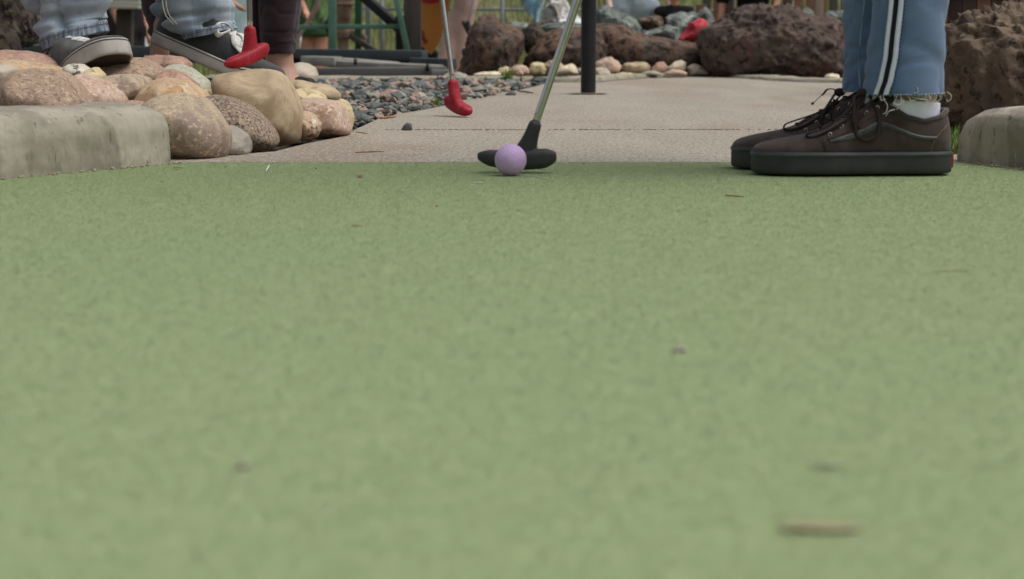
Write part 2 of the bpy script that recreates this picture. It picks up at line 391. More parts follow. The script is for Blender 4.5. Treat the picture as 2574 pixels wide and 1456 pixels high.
m_board = mat('red_brown_board', S((104, 72, 60)), S((122, 88, 72)), 8, .8, stretch=(.3, 3, 3), bump=(40, .5, .004))
m_darkwood = mat('dark_wood', S((52, 42, 38)), S((80, 62, 54)), 10, .75, stretch=(3, 3, .2), bump=(40, .5, .005))
m_bench = mat('pale_bench_board', S((146, 146, 132)), S((166, 166, 152)), 8, .8, stretch=(.2, 3, 3))
m_plastic = mat('blue_plastic', S((130, 190, 214)), S((196, 222, 226)), 8, .2, transmission=.45, bump=(16, .8, .02), patch=(S((196, 216, 214)), 7, .5))
m_leaf = mat('green_blade', S((98, 128, 58)), S((130, 150, 78)), 40, .7)
m_straw = mat('dry_blade', S((148, 134, 94)), S((172, 156, 112)), 40, .8)
m_olive = mat('olive_blade', S((92, 104, 60)), S((116, 124, 76)), 40, .8)
m_twig = mat('dry_twig', S((132, 94, 62)), S((156, 116, 82)), 60, .85)
m_fleck = mat('pale_fleck', S((216, 216, 208)), None, 10, .7)
m_brleaf = mat('brown_leaf', S((134, 108, 78)), S((156, 130, 98)), 40, .8)
m_gl = [mat('gravel_' + n, S(a), S(b), 40, .85, bump=(120, .5, .003)) for n, a, b in
        (('slate', (94, 99, 96), (114, 118, 113)), ('dark', (70, 76, 76), (92, 98, 96)), ('pink', (150, 128, 118), (170, 148, 136)),
         ('grey', (132, 132, 124), (156, 154, 144)), ('tan', (158, 140, 118), (178, 160, 136)))]

# ------------------------------------------------------------------ ground
def sstep(a, b, x):
    t = min(1, max(0, (x - a) / (b - a))); return t * t * (3 - 2 * t)
def H(x, y):
    z = -.035
    z += .10 * sstep(-.42, -.95, x - (y - 2.6) * .12) * sstep(2.55, 3.0, y) * (1 - sstep(3.9, 4.6, y))      # bank under the left stones
    z += .05 * sstep(.85, 1.2, x) * sstep(2.75, 3.2, y) * (1 - sstep(4.5, 5.5, y))
    z -= .42 * sstep(8.9, 12.0, y)
    z += .26 * max(0, y - 13.2) - (.16 * max(0, y - 30))
    z += .02 * noise.noise(Vector((x * .8, y * .8, 0))) * sstep(9, 12, y)
    return z
xs = [-60, -45, -32, -22, -15, -10, -7, -5] + [round(-4 + i * .16, 3) for i in range(51)] + [5, 7, 10, 15, 22, 32, 45, 60]
ys = [-40, -20, -8, -3, 0, 1] + [round(2 + i * .12, 3) for i in range(36)] + [round(6.5 + i * .3, 3) for i in range(40)] + [20, 22, 25, 28, 32, 40, 60, 90, 140]
V = [(x, y, H(x, y)) for y in ys for x in xs]
nx = len(xs)
Fg = [(j * nx + i, j * nx + i + 1, (j + 1) * nx + i + 1, (j + 1) * nx + i) for j in range(len(ys) - 1) for i in range(nx - 1)]
mi = [1 if ys[j] > 9.4 else 0 for j in range(len(ys) - 1) for i in range(nx - 1)]
tag(mk('ground', V, Fg, None, mats=[m_dirt, m_grassground], midx=mi), kind='structure')

# putting green: backing sheet between the two kerbs, fibres on top
TE = 2.655
KL = [Vector((-1.60, .80)), Vector((-.67, 2.34)), Vector((-.515, 2.60))]       # foot of the left kerb
KR = [Vector((1.30, .80)), Vector((.735, 2.46)), Vector((.668, 2.66))]
def kx(K, y):
    for a, b in zip(K, K[1:]):
        if y <= b.y or b is K[-1]:
            return a.x + (b.x - a.x) * (y - a.y) / (b.y - a.y)
yy = [-3, .2] + [.8 + i * .0742 for i in range(26)]
V = []; Fg = []
for y in yy:
    yl = max(y, .8)
    a, b = (kx(KL, yl) - .03, kx(KR, yl) + .03) if y >= .8 else (-1.9 - (.8 - y) * .3, 1.6 + (.8 - y) * .3)
    n = 20
    for i in range(n + 1):
        x = a + (b - a) * i / n
        V.append((x, y, .000))
n += 1
Fg = [(j * n + i, j * n + i + 1, (j + 1) * n + i + 1, (j + 1) * n + i) for j in range(len(yy) - 1) for i in range(n - 1)]
tag(mk('turf', V, Fg, m_turf), kind='structure')

rng = np.random.default_rng(3)
NB = 900000
yb = rng.uniform(.42, TE + .004, int(NB * 2.2)); xb = rng.uniform(-.98, .98, int(NB * 2.2))
xl = np.interp(yb, [.42, .8, 2.34, 2.60, 2.66], [-1.6, -1.60, -.67, -.515, -.50]); xr = np.interp(yb, [.42, .8, 2.46, 2.66], [1.3, 1.30, .735, .668])
keep = (xb > xl) & (xb < xr) & (np.abs(xb) < .30 * yb + .30)
xb, yb = xb[keep][:NB], yb[keep][:NB]; NB = len(xb)
an = rng.uniform(0, 2 * math.pi, NB); w = rng.uniform(.0005, .0010, NB); h = rng.uniform(.0005, .0010, NB)
lx = rng.normal(0, .0020, NB); ly = rng.normal(0, .0020, NB)
co = np.zeros((NB, 3, 3), np.float32)
co[:, 0] = np.stack([xb - np.cos(an) * w, yb - np.sin(an) * w, np.full(NB, -.0005)], 1)
co[:, 1] = np.stack([xb + np.cos(an) * w, yb + np.sin(an) * w, np.full(NB, -.0005)], 1)
co[:, 2] = np.stack([xb + lx, yb + ly, h], 1)
def trimesh(name, co, m, kind='stuff'):
    n = len(co); me = bpy.data.meshes.new(name)
    me.vertices.add(n * 3); me.vertices.foreach_set('co', co.reshape(-1).astype(np.float32))
    me.loops.add(n * 3); me.loops.foreach_set('vertex_index', np.arange(n * 3, dtype=np.int32))
    me.polygons.add(n); me.polygons.foreach_set('loop_start', np.arange(0, n * 3, 3, dtype=np.int32))
    me.update(calc_edges=True)
    me.materials.append(m); o = bpy.data.objects.new(name, me); col.objects.link(o); o['kind'] = kind
    return o
trimesh('turf_fibres', co, m_turff)

# concrete path: two slabs with a dirty joint
edge = [G(u, v) for u, v in ((590, 409), (690, 381), (775, 360), (850, 346), (883, 330), (951, 299), (1003, 286), (1068, 276), (1120, 265), (1159, 252),
                             (1212, 247), (1251, 234), (1303, 227), (1342, 218), (1381, 207), (1440, 204))]
edge[0].y = TE
far = [G(u, v) for u, v in ((1500, 207), (1540, 203), (1640, 196), (1783, 192), (1861, 197), (1976, 205), (2114, 209), (2400, 218), (2900, 240))]
def lerp_edge(y):
    for a, b in zip(edge, edge[1:]):
        if a.y <= y <= b.y: return a.x + (b.x - a.x) * (y - a.y) / (b.y - a.y)
JY = 3.56
path = empty('path', (0, TE, 0), kind='structure')
def slab(pts, name):
    n = len(pts); top = [(p[0], p[1], .0) for p in pts]; bot = [(p[0], p[1], -.06) for p in pts]
    return mk(name, top + bot, [tuple(range(n))] + [(i, n + i, n + (i + 1) % n, (i + 1) % n) for i in range(n)], m_conc, path, smooth=False)
jx = lerp_edge(JY)
a1 = [(p.x + .0, p.y) for p in edge if p.y < JY - .02]
a1[0] = (-.56, TE + .003)
slabA = [(2.6, TE + .003), (2.6, JY + .0218)] + [(jx + .004, JY + .0018)] + a1[::-1]
slab(slabA, 'slab')
b1 = [(p.x, p.y) for p in edge if p.y > JY + .02]
slabB = [(jx, JY + .002), (2.6, JY + .022)] + [(f.x, f.y) for f in far[::-1]] + b1[::-1]
slab(slabB, 'slab')
for i_ in range(0): pass
jm = MB(); jm.box((1.1, JY + .008, -.0048), (3.4, .06, .008)); jm.build('joint_fill', m_joint, path)

# kerbs of the green
def kerb(line, width, hgt, bev, inner, slope=.3, endr=.045, m=m_kerb):
    """line: foot of the face towards the turf; inner: sign of the side away from the turf"""
    pts = [Vector((p[0], p[1], 0)) for p in line]
    path_p = []
    for a, b in zip(pts, pts[1:]):
        k = max(2, int((b - a).length / .009))
        path_p += [a.lerp(b, i / k) for i in range(k)]
    path_p.append(pts[-1])
    prof = [(0, -.05), (0, 0), (.000, hgt * .55), (.001, hgt - bev), (bev * .35, hgt - bev * .35), (bev * 1.1, hgt), (width * .5, hgt + .003), (width - .01, hgt), (width, hgt - .012), (width, -.05)]
    np_ = 6; PR = []
    for (a, b), (c, d) in zip(prof, prof[1:]):
        k = max(1, int(math.hypot(c - a, d - b) / .0055))
        PR += [(a + (c - a) * i / k, b + (d - b) * i / k) for i in range(k)]
    PR.append(prof[-1])
    V = []; n = len(PR)
    rings = []
    for i, p in enumerate(path_p):
        t = (path_p[min(i + 1, len(path_p) - 1)] - path_p[max(i - 1, 0)]).normalized()
        rings.append((p, t, 1.0, 0.0))
    p, t, _, _ = rings[-1]
    for k in range(1, 7):        # rounded end
        a = k / 6 * math.pi / 2
        rings.append((p + t * endr * math.sin(a), t, math.cos(a) * .35 + .65, 1 - math.cos(a)))
    for p, t, s_, drop in rings:
        nrm = Vector((-t.y, t.x, 0)) * inner
        for w_, z_ in PR:
            ww = width / 2 + (w_ - width / 2) * (s_ if s_ < 1 else 1)
            zz = z_ if z_ <= 0 else z_ * (1 - slope * drop ** 1.3)
            q = p + nrm * ww + Vector((0, 0, zz))
            d = noise.noise(q * 14) * .004 + noise.noise(q * 60) * .0016 + noise.noise(q * 150) * .0010
            vd, vp = noise.voronoi(q * 34)
            if noise.cell(vp[0]) > .35 and vd[0] < .24: d += -.0045 * (1 - vd[0] / .24)
            if noise.noise(q * 9 + Vector((5, 5, 5))) > .28: d -= .0018
            q = q + (-nrm * d if w_ < width * .2 else Vector((0, 0, d)))
            V.append(tuple(q))
    m_ = len(rings)
    Fc = [(j * n + i, j * n + i + 1, (j + 1) * n + i + 1, (j + 1) * n + i) for j in range(m_ - 1) for i in range(n - 1)]
    Fc += [tuple((m_ - 1) * n + i for i in range(n)), tuple(range(n))]
    o = mk('kerb', V, Fc, m)
    o.modifiers.new('t', 'TRIANGULATE')
    return tag(o, kind='structure')
kerb([(-1.62, .80), (-.672, 2.33), (-.515, 2.600)], .165, .085, .030, 1, .45, .055)
kerb([(1.33, .80), (.742, 2.46), (.690, 2.60)], .17, .081, .024, -1, .85, .11)
fg_ = MB()
for K_, sg in ((KL, 1), (KR, -1)):
    for i in range(150):
        y = rnd.uniform(1.9, 2.64); x = kx(K_, y) + sg * (.004 + abs(rnd.gauss(0, .008))); r_ = rnd.uniform(.0008, .0026)
        fg_.ell((x, y, .0015), (r_ * 1.3, r_, r_ * .7), sub=1)
for i in range(40):
    y = TE - .01 - abs(rnd.gauss(0, .05)); x = rnd.uniform(-.5, .66); r_ = rnd.uniform(.0006, .0016)
    fg_.ell((x, y, .0018), (r_ * 1.3, r_, r_ * .7), sub=1)
tag(fg_.build('crumbs', mat('sand_crumb', S((150, 140, 116)), S((176, 166, 142)), 300, .9)), kind='stuff')
# far low kerb
fk = [G(u, v) for u, v in ((500, 205), (740, 207), (1100, 207), (1440, 208), (1500, 207), (1540, 203), (1640, 196), (1783, 192), (1861, 197), (1976, 205), (2114, 209), (2400, 218))]
V = []; prof = [(0, -.05), (0, .012), (.006, .020), (.13, .022), (.14, .012), (.14, -.05)]
fkk, _ = catmull(fk, [1] * len(fk), 6)
for i, p in enumerate(fkk):
    t = (fkk[min(i + 1, len(fkk) - 1)] - fkk[max(i - 1, 0)]).normalized(); nrm = Vector((-t.y, t.x, 0))
    thin = 1 - .35 * sstep(.5, 1.0, p.x)
    for w_, z_ in prof:
        q = p + nrm * w_ + Vector((0, 0, z_ * thin)); q += Vector((0, 0, 1)) * (noise.noise(q * 20) * .004 if z_ > 0 else 0)
        V.append(q)
n = 6
tag(mk('far_kerb', V, [(j * n + i, j * n + i + 1, (j + 1) * n + i + 1, (j + 1) * n + i) for j in range(len(fkk) - 1) for i in range(n - 1)], m_kerbfar), kind='structure')
# line of dirt and grit caught along the foot of the far kerb and along the joint
grit = MB()
for i in range(420):
    j = rnd.uniform(24, len(fkk) - 2); k = int(j); p = fkk[k].lerp(fkk[k + 1], j - k)
    r_ = rnd.uniform(.003, .009); grit.ell(p + Vector((0, -rnd.uniform(0, .02), .002)), (r_ * 1.5, r_, r_ * .5), sub=1)
for i in range(260):
    x = -.25 + abs(rnd.gauss(0, .5)) ; x = x if rnd.random() < .7 else rnd.uniform(-.25, 1.5)
    r_ = rnd.uniform(.0008, .0024); grit.ell((x, JY + rnd.uniform(-.006, .006) + (x + .3) * .0077, .0005), (r_ * 2, r_ * 1.5, r_ * .8), sub=1)
tag(grit.build('grit', m_joint), kind='stuff')

# gravel bed
def inside(x, y, poly):
    c = False; j = len(poly) - 1
    for i in range(len(poly)):
        if (poly[i][1] > y) != (poly[j][1] > y) and x < (poly[j][0] - poly[i][0]) * (y - poly[i][1]) / (poly[j][1] - poly[i][1]) + poly[i][0]: c = not c
        j = i
    return c
gpoly = [(p.x, p.y) for p in edge if p.y > 3.3] + [(fk[3].x, fk[3].y), (fk[2].x, fk[2].y), (fk[1].x, fk[1].y), (-1.7, 7.1), (-1.3, 4.4), (-.55, 3.7), (-.42, 3.4)]
gb = [(x, y, -.018) for x, y in gpoly]
gravel = MB()
n = len(gb); gravel.add(gb, [tuple(range(n))], 1)
V1, F1 = ico(1)
cnt = 0
while cnt < 6500:
    y = 3.3 + 3.9 * rnd.random() ** .8; x = rnd.uniform(-1.5, .45)
    if not inside(x, y, gpoly): continue
    near = (y - 3.3) / 3.9
    s_ = rnd.choice((.006, .008, .010, .013, .019)) * rnd.uniform(.7, 1.3) * (.9 + .25 * near)
    rot = Euler((rnd.uniform(-.6, .6), rnd.uniform(-.6, .6), rnd.uniform(0, 6.3))).to_matrix()
    sx, sy, sz = rnd.uniform(.8, 1.6), rnd.uniform(.6, 1.2), rnd.uniform(.28, .75)
    k = rnd.uniform(.65, 1.25)
    c = Vector((x, y, -.012 + rnd.uniform(0, .022)))
    VV = []
    for v in V1:
        f = 1 + (rnd.random() - .5) * .8
        VV.append(rot @ Vector((v[0] * sx * f * s_, v[1] * sy * f * s_, v[2] * sz * f * s_)) + c)
    gravel.add(VV, F1, rnd.choices((0, 1, 2, 3, 4), (34, 14, 24, 18, 10))[0]); cnt += 1
tag(gravel.build('gravel', None, smooth=False, mats=m_gl), kind='stuff')
# gravel and dirt crumbs behind the right kerb and under the far cobbles
g2 = MB()
for i in range(700):
    if i < 320: x, y = rnd.uniform(.70, 1.3), rnd.uniform(2.72, 3.2)
    else: x, y = rnd.uniform(.1, 1.8), rnd.uniform(7.5, 8.3)
    s_ = rnd.uniform(.004, .012)
    g2.add([Vector((v[0] * s_ * 1.2, v[1] * s_, v[2] * s_ * .7)) * (1 + rnd.uniform(-.2, .2)) + Vector((x, y, H(x, y) + .003)) for v in V1], F1, rnd.choice((0, 1, 3, 4)))
tag(g2.build('gravel', None, smooth=False, mats=m_gl), kind='stuff')

# ------------------------------------------------------------------ stones on the left bank
A = lambda L: [(.3176 * x, .3176 * y) for x, y in L]                 # from an enlarged view, left part
B = lambda L: [(358 + .2318 * x, 149.2 + .2318 * y) for x, y in L]   # middle part
gL = 'rounded river stones beside the concrete path'
rock('river_stone', 'long dusty pink stone at the back of the pile, left edge of frame', A([(-140, 420), (0, 400), (50, 393), (200, 403), (330, 428), (440, 478), (510, 540), (530, 600), (300, 620), (-80, 600)]), 3.32, .12, K_rose, group=gL, cuts=3)
rock('river_stone', 'flat ochre stone in front of the dusty pink one, behind the large mauve stone', A([(-60, 520), (0, 476), (100, 472), (300, 498), (450, 528), (525, 565), (480, 640), (200, 660), (-60, 640)]), 3.16, .09, K_ochre, group=gL, cuts=3, seed=5)
rock('river_stone', 'small grey tan stone cut by the left edge of the frame above the kerb', A([(-130, 560), (-40, 505), (60, 508), (135, 548), (140, 640), (40, 700), (-130, 680)]), 3.02, .06, K_beige, group=gL, cuts=3)
rock('river_stone', 'large mauve brown stone rising just behind the left kerb', A([(0, 690), (30, 620), (100, 570), (250, 548), (430, 548), (530, 575), (600, 630), (680, 730), (740, 825), (730, 980), (400, 1040), (60, 1000), (-20, 850)]), 2.86, .10, K_mauve, group=gL, cuts=3)
rock('river_stone', 'pale pink speckled stone sloping down to the end of the left kerb', A([(590, 590), (650, 575), (720, 590), (850, 655), (960, 735), (1000, 805), (980, 900), (820, 940), (680, 900), (620, 760)]), 2.98, .08, K_pink, group=gL, cuts=3)
rock('river_stone', 'small white speckled stone under the toe of the left sneaker', A([(505, 530), (560, 503), (640, 506), (720, 550), (740, 610), (640, 650), (540, 620)]), 3.20, .05, K_white, group=gL, cuts=3)
rock('river_stone', 'small ochre and grey mottled stone right of the white speckled one', A([(680, 560), (760, 528), (825, 590), (830, 650), (740, 680), (690, 640)]), 3.14, .045, K_yellow, group=gL, cuts=3)
rock('river_stone', 'broad tan brown stone carrying the raised toe of the left sneaker', A([(690, 600), (720, 545), (850, 482), (950, 455), (1100, 458), (1200, 488), (1290, 550), (1330, 620), (1250, 720), (900, 740), (740, 700)]), 3.34, .11, K_mauve, group=gL, cuts=3, seed=11)
rock('river_stone', 'smooth grey tan stone in the middle of the pile below the broad one', A([(760, 640), (830, 605), (930, 586), (1060, 586), (1170, 618), (1220, 700), (1180, 800), (1060, 880), (900, 840), (800, 740)]), 3.12, .09, K_greytan, group=gL, cuts=3)
rock('river_stone', 'small reddish stone half hidden between the two sneakers', A([(1120, 470), (1160, 446), (1240, 436), (1340, 440), (1440, 452), (1520, 500), (1500, 600), (1200, 610), (1130, 560)]), 3.85, .08, K_rose, group=gL, cuts=3, seed=8)
rock('river_stone', 'rose streaked stone wedged between the orange and pale green stones', B([(120, 170), (220, 110), (330, 108), (450, 150), (540, 230), (620, 310), (640, 400), (400, 400), (200, 330)]), 3.22, .07, K_rose, group=gL, cuts=3, seed=21)
rock('river_stone', 'pale green speckled round stone under the heel of the right sneaker', B([(210, 120), (300, 58), (400, 48), (500, 88), (620, 168), (700, 230), (735, 320), (700, 420), (480, 440), (280, 330)]), 3.42, .10, K_pale, group=gL, cuts=3)
rock('river_stone', 'orange ochre stone leaning over the large front stone', B([(-110, 480), (-40, 380), (30, 290), (110, 235), (210, 207), (340, 218), (490, 240), (620, 325), (745, 425), (840, 580), (800, 700), (500, 680), (100, 640), (-80, 590)]), 3.02, .10, K_ochre, group=gL, cuts=3, seed=3)
rock('river_stone', 'large grey brown front stone touching the turf beside the left kerb', B([(-30, 620), (-10, 500), (100, 420), (250, 380), (420, 368), (580, 385), (700, 440), (800, 560), (880, 680), (950, 790), (965, 900), (945, 1000), (880, 1075), (700, 1112), (450, 1112), (330, 1080), (250, 960), (120, 800)]), 2.80, .105, K_greytan, group=gL, cuts=3, amp=.04, seed=14)
rock('river_stone', 'small grey wedge stone between the front stone and the dark granite', B([(890, 740), (960, 708), (1040, 750), (1140, 830), (1182, 920), (1172, 1010), (1120, 1052), (1000, 1102), (880, 1102), (850, 900)]), 2.86, .06, K_grey, group=gL, cuts=3)
rock('river_stone', 'dark speckled granite stone sloping down to the path', B([(640, 440), (720, 388), (800, 383), (920, 408), (1080, 460), (1220, 540), (1330, 640), (1430, 770), (1482, 880), (1465, 945), (1380, 985), (1190, 1025), (1000, 1000), (780, 800), (680, 600)]), 3.02, .10, K_granite, group=gL, cuts=3, amp=.03)
rock('river_stone', 'largest smooth tan stone standing under the red putter head', B([(755, 230), (800, 168), (900, 148), (1040, 130), (1200, 112), (1380, 117), (1490, 133), (1560, 190), (1625, 280), (1690, 420), (1730, 540), (1742, 700), (1732, 860), (1700, 915), (1600, 930), (1450, 945), (1200, 900), (1000, 700), (850, 480), (780, 360)]), 3.20, .115, K_tan, group=gL, cuts=3, amp=.03, seed=31)
rock('river_stone', 'small rust veined stone between the tan and the pink stones', B([(1690, 600), (1740, 558), (1800, 568), (1880, 620), (1938, 700), (1932, 780), (1890, 850), (1830, 890), (1730, 890), (1680, 760)]), 3.24, .05, mrock('rust_veined_stone', (176, 152, 124), (200, 180, 154), 16, spec=(S((128, 86, 54)), 34, .56), spec2=(S((214, 202, 184)), 30, .58)), group=gL, cuts=3, seed=44)
rock('river_stone', 'pink granite stone nearest the gravel bed', B([(1660, 480), (1710, 428), (1850, 420), (2010, 428), (2110, 450), (2190, 520), (2240, 640), (2268, 760), (2252, 805), (2120, 835), (1900, 865), (1780, 830), (1690, 650)]), 3.38, .10, K_pink, group=gL, cuts=3, seed=17)
rock('river_stone', 'thin greenish stone behind the right end of the pink granite one', B([(2060, 470), (2150, 428), (2220, 455), (2272, 540), (2288, 640), (2272, 745), (2240, 800), (2120, 780)]), 3.50, .07, K_yellow, group=gL, cuts=3, seed=19)
rock('river_stone', 'pale olive stone between the tan stone and the pink granite', B([(1600, 360), (1680, 322), (1760, 316), (1880, 338), (1990, 405), (2010, 480), (1850, 520), (1640, 480)]), 3.58, .08, K_yellow, group=gL, cuts=3, seed=27)
rock('river_stone', 'sandy flat stone at the back right end of the pile', B([(1540, 260), (1600, 226), (1710, 223), (1850, 266), (1960, 268), (2070, 308), (2140, 368), (2155, 425), (2080, 470), (1850, 440), (1600, 380)]), 3.80, .09, K_tan, group=gL, cuts=3, seed=29)
rock('river_stone', 'round beige stone behind the bare ankle, before the planks', B([(1560, 120), (1610, 60), (1700, 36), (1800, 48), (1870, 90), (1902, 180), (1890, 250), (1800, 275), (1620, 260)]), 4.75, .10, K_beige, group=gL, cuts=3)
rock('river_stone', 'small yellow stone peeping between the pale green and tan stones', B([(590, 345), (660, 322), (745, 328), (785, 385), (760, 450), (640, 430)]), 3.24, .04, K_yellow, group=gL, cuts=3, seed=36)
# filler stones under the pile, seen only in the gaps
rock('river_stone', 'low brown stone at the foot of the pile between kerb and front stone', A([(960, 800), (1010, 790), (1120, 800), (1220, 850), (1240, 980), (1150, 1060), (1000, 1000)]), 2.92, .06, K_mauve, group=gL, cuts=3, seed=41)
rock('river_stone', 'shaded brown stone under the arch of the right sneaker', B([(560, 240), (660, 200), (760, 210), (800, 300), (760, 420), (620, 400)]), 3.62, .08, K_mauve, group=gL, cuts=3, seed=52)

# ------------------------------------------------------------------ far cobbles along the far kerb
C6 = lambda L: [(1454 + .2608 * x, .2608 * y + 1) for x, y in L]
C4 = lambda L: [(1193.3 + .1332 * x, .1332 * y + 1) for x, y in L]
gF = 'pale cobbles along the far kerb'
fc = lambda lab, pts, D, t, m, **k: rock('cobble', lab, pts, D, t, m, sub=3, group=gF, cat='stone', **dict(dict(amp=.10, cuts=2), **k))
fc('white pink lumpy cobble right of the black pole', C6([(130, 640), (165, 600), (240, 560), (320, 545), (390, 590), (415, 640), (380, 690), (320, 715), (180, 700)]), 7.75, .06, K_pink, amp=.12)
fc('low grey pink cobble at the foot of the lumpy one by the pole', C6([(130, 660), (200, 643), (260, 650), (305, 690), (312, 735), (165, 740)]), 7.5, .05, K_beige)
fc('oblong tan cobble lying flat between two pink cobbles', C6([(412, 650), (420, 615), (460, 600), (560, 595), (650, 600), (692, 640), (684, 685), (640, 712), (430, 712)]), 7.95, .06, K_tan)
fc('upright rosy cobble near the middle of the far row', C6([(690, 665), (760, 597), (820, 590), (860, 640), (845, 690), (800, 715), (700, 715)]), 8.05, .05, K_rose)
fc('cream angular cobble between the rosy and beige ones', C6([(850, 655), (920, 600), (990, 575), (1035, 600), (1035, 670), (980, 710), (860, 700)]), 8.1, .06, K_cream, amp=.1)
fc('flat pale pink cobble in front of the cream angular one', C6([(815, 705), (900, 664), (990, 672), (1045, 695), (1045, 728), (830, 728)]), 7.9, .05, K_pink, seed=9)
fc('beige cobble at the right end of the row by the dark red boulder', C6([(1040, 645), (1100, 610), (1170, 628), (1230, 670), (1270, 720), (1060, 728)]), 8.1, .06, K_beige, seed=4)
fc('flat grey cobble low before the rosy one', C6([(590, 705), (660, 682), (730, 675), (795, 702), (790, 728), (610, 728)]), 7.85, .05, K_grey)
fc('low yellowish cobble under the oblong tan one', C6([(330, 705), (420, 695), (540, 700), (560, 726), (340, 730)]), 7.7, .05, K_yellow)
fc('long flat cream slab at the left end of the far row', C4([(-60, 1400), (0, 1385), (100, 1360), (300, 1345), (430, 1340), (500, 1380), (480, 1440), (0, 1450)]), 7.55, .08, K_cream, seed=2)
fc('tan cobble behind the grass tuft', C4([(415, 1370), (450, 1290), (500, 1258), (570, 1245), (640, 1258), (690, 1310), (660, 1420), (450, 1420)]), 7.6, .06, K_yellow, seed=6)
fc('pinkish white cobble right of the grass tuft', C4([(670, 1300), (760, 1235), (870, 1213), (960, 1238), (1015, 1290), (1035, 1380), (950, 1430), (700, 1420)]), 7.6, .06, K_pink, seed=12)
fc('small rust brown angular stone on the far kerb', C4([(765, 1385), (860, 1308), (925, 1370), (910, 1430), (790, 1430)]), 7.2, .03, K_rose, amp=.15, seed=15)
fc('yellow cobble with white patches left of the leaning shaft', C4([(1010, 1310), (1050, 1210), (1100, 1180), (1190, 1165), (1300, 1190), (1345, 1300), (1310, 1410), (1040, 1410)]), 7.65, .06, K_yellow, seed=18, amp=.1)
fc('tall tan cobble behind the leaning putter shaft', C4([(1290, 1220), (1400, 1135), (1500, 1118), (1600, 1175), (1690, 1245), (1650, 1400), (1350, 1410)]), 7.85, .06, K_tan, seed=20)
fc('cream wedge shaped cobble just left of the black pole', C4([(1500, 1345), (1600, 1260), (1720, 1225), (1830, 1188), (1880, 1215), (1925, 1290), (1955, 1380), (1900, 1415), (1540, 1415)]), 7.6, .06, K_cream, seed=22, amp=.1)
fc('grey cobble partly hidden behind the black pole', C4([(1915, 1310), (1985, 1268), (2080, 1280), (2120, 1380), (2050, 1420), (1930, 1410)]), 7.7, .06, K_grey, seed=23)
fc('small pale stone with orange veins at the foot of the dark red boulder', C6([(2368, 745), (2385, 718), (2440, 708), (2500, 715), (2515, 745), (2500, 778), (2385, 778)]), 7.25, .04, K_cream, seed=25)
fc('small yellow stone under the red painted rock', C6([(1110, 420), (1130, 392), (1180, 390), (1210, 425), (1200, 470), (1130, 470)]), 8.35, .03, K_yellow, seed=28)
fc('rounded grey stone on the kerb before the planks', [(1110, 192), (1125, 184), (1150, 181), (1170, 186), (1180, 194), (1170, 202), (1125, 202)], 7.3, .05, K_grey, seed=66)

# ------------------------------------------------------------------ boulders
bo = lambda lab, pts, D, t, m, **k: rock('boulder', lab, pts, D, t, m, cat='boulder', **dict(dict(sub=5, amp=.08, ridge=.12, rfreq=2.4), **k))
bo('dark brown lava boulder right of the bare legs', [(1145, 215), (1153, 183), (1163, 142), (1177, 85), (1197, 53), (1220, 39), (1237, 39), (1250, 49), (1268, 65), (1287, 67), (1306, 73), (1318, 90), (1316, 112), (1310, 130), (1295, 160), (1285, 195), (1220, 215)], 8.05, .26, K_brown, seed=71)
bo('small upright brown boulder between two larger ones', [(1312, 95), (1321, 78), (1328, 64), (1337, 57), (1350, 57), (1358, 67), (1373, 88), (1375, 110), (1350, 135), (1326, 140), (1316, 120)], 8.3, .09, K_dark, seed=72, sub=4)
bo('brown boulder behind the leaning putter shaft', [(1312, 175), (1319, 140), (1340, 109), (1360, 93), (1396, 78), (1440, 70), (1475, 70), (1510, 80), (1530, 120), (1520, 170), (1480, 195), (1360, 198)], 8.25, .22, K_brown, seed=73)
bo('long low brown boulder right of the black pole', [(1470, 120), (1480, 75), (1498, 64), (1530, 62), (1562, 65), (1579, 73), (1595, 83), (1636, 91), (1678, 99), (1715, 104), (1762, 113), (1775, 140), (1772, 185), (1640, 190), (1500, 188)], 8.35, .2, K_brown, seed=74, amp=.05, ridge=.08)
bo('large dark red lava boulder at the far end of the path', [(1759, 117), (1762, 86), (1769, 73), (1801, 64), (1832, 42), (1861, 26), (1882, 16), (1918, 12), (1936, 20), (1963, 17), (1996, 19), (2004, 33), (2028, 43), (2067, 46), (2093, 46), (2111, 58), (2121, 78), (2128, 130), (2128, 195), (2060, 212), (1897, 206), (1800, 200), (1768, 160)], 8.1, .3, K_dred, seed=75, sub=6, rfreq=3.2, ridge=.11, amp=.05)
bo('large tan brown boulder behind the right kerb', [(2330, 150), (2345, 90), (2370, 70), (2401, 66), (2426, 52), (2457, 37), (2488, 31), (2534, 32), (2554, 20), (2600, 12), (2680, 14), (2740, 60), (2770, 160), (2750, 280), (2680, 350), (2560, 365), (2450, 352), (2385, 315), (2345, 250)], 3.45, .26, K_brown2, seed=76, sub=6, rfreq=2.6, ridge=.17, amp=.06)
bo('dark brown boulder in the top left corner behind the jeans', [(-120, -40), (0, -60), (60, -40), (66, 20), (80, 44), (88, 62), (84, 92), (68, 108), (46, 118), (0, 130), (-120, 120)], 4.75, .2, K_dark, seed=77, ridge=.16, rfreq=3)
bo('small dark stone below the corner boulder, left edge of frame', [(-70, 100), (-20, 74), (18, 70), (32, 82), (40, 104), (46, 128), (40, 150), (-60, 150)], 4.45, .1, K_dark, seed=78, sub=4)
sl = lambda lab, pts, D, t, m=K_slate, **k: rock('slate_rock', lab, pts, D, t, m, cat='rock', facet=True, **dict(dict(sub=4, amp=.12, cuts=9), **k))
sl('pointed grey green slab just right of the black pole', [(1480, 60), (1495, 28), (1506, 13), (1543, 8), (1564, 21), (1584, 34), (1605, 47), (1627, 68), (1625, 95), (1560, 95), (1490, 90)], 8.85, .16)
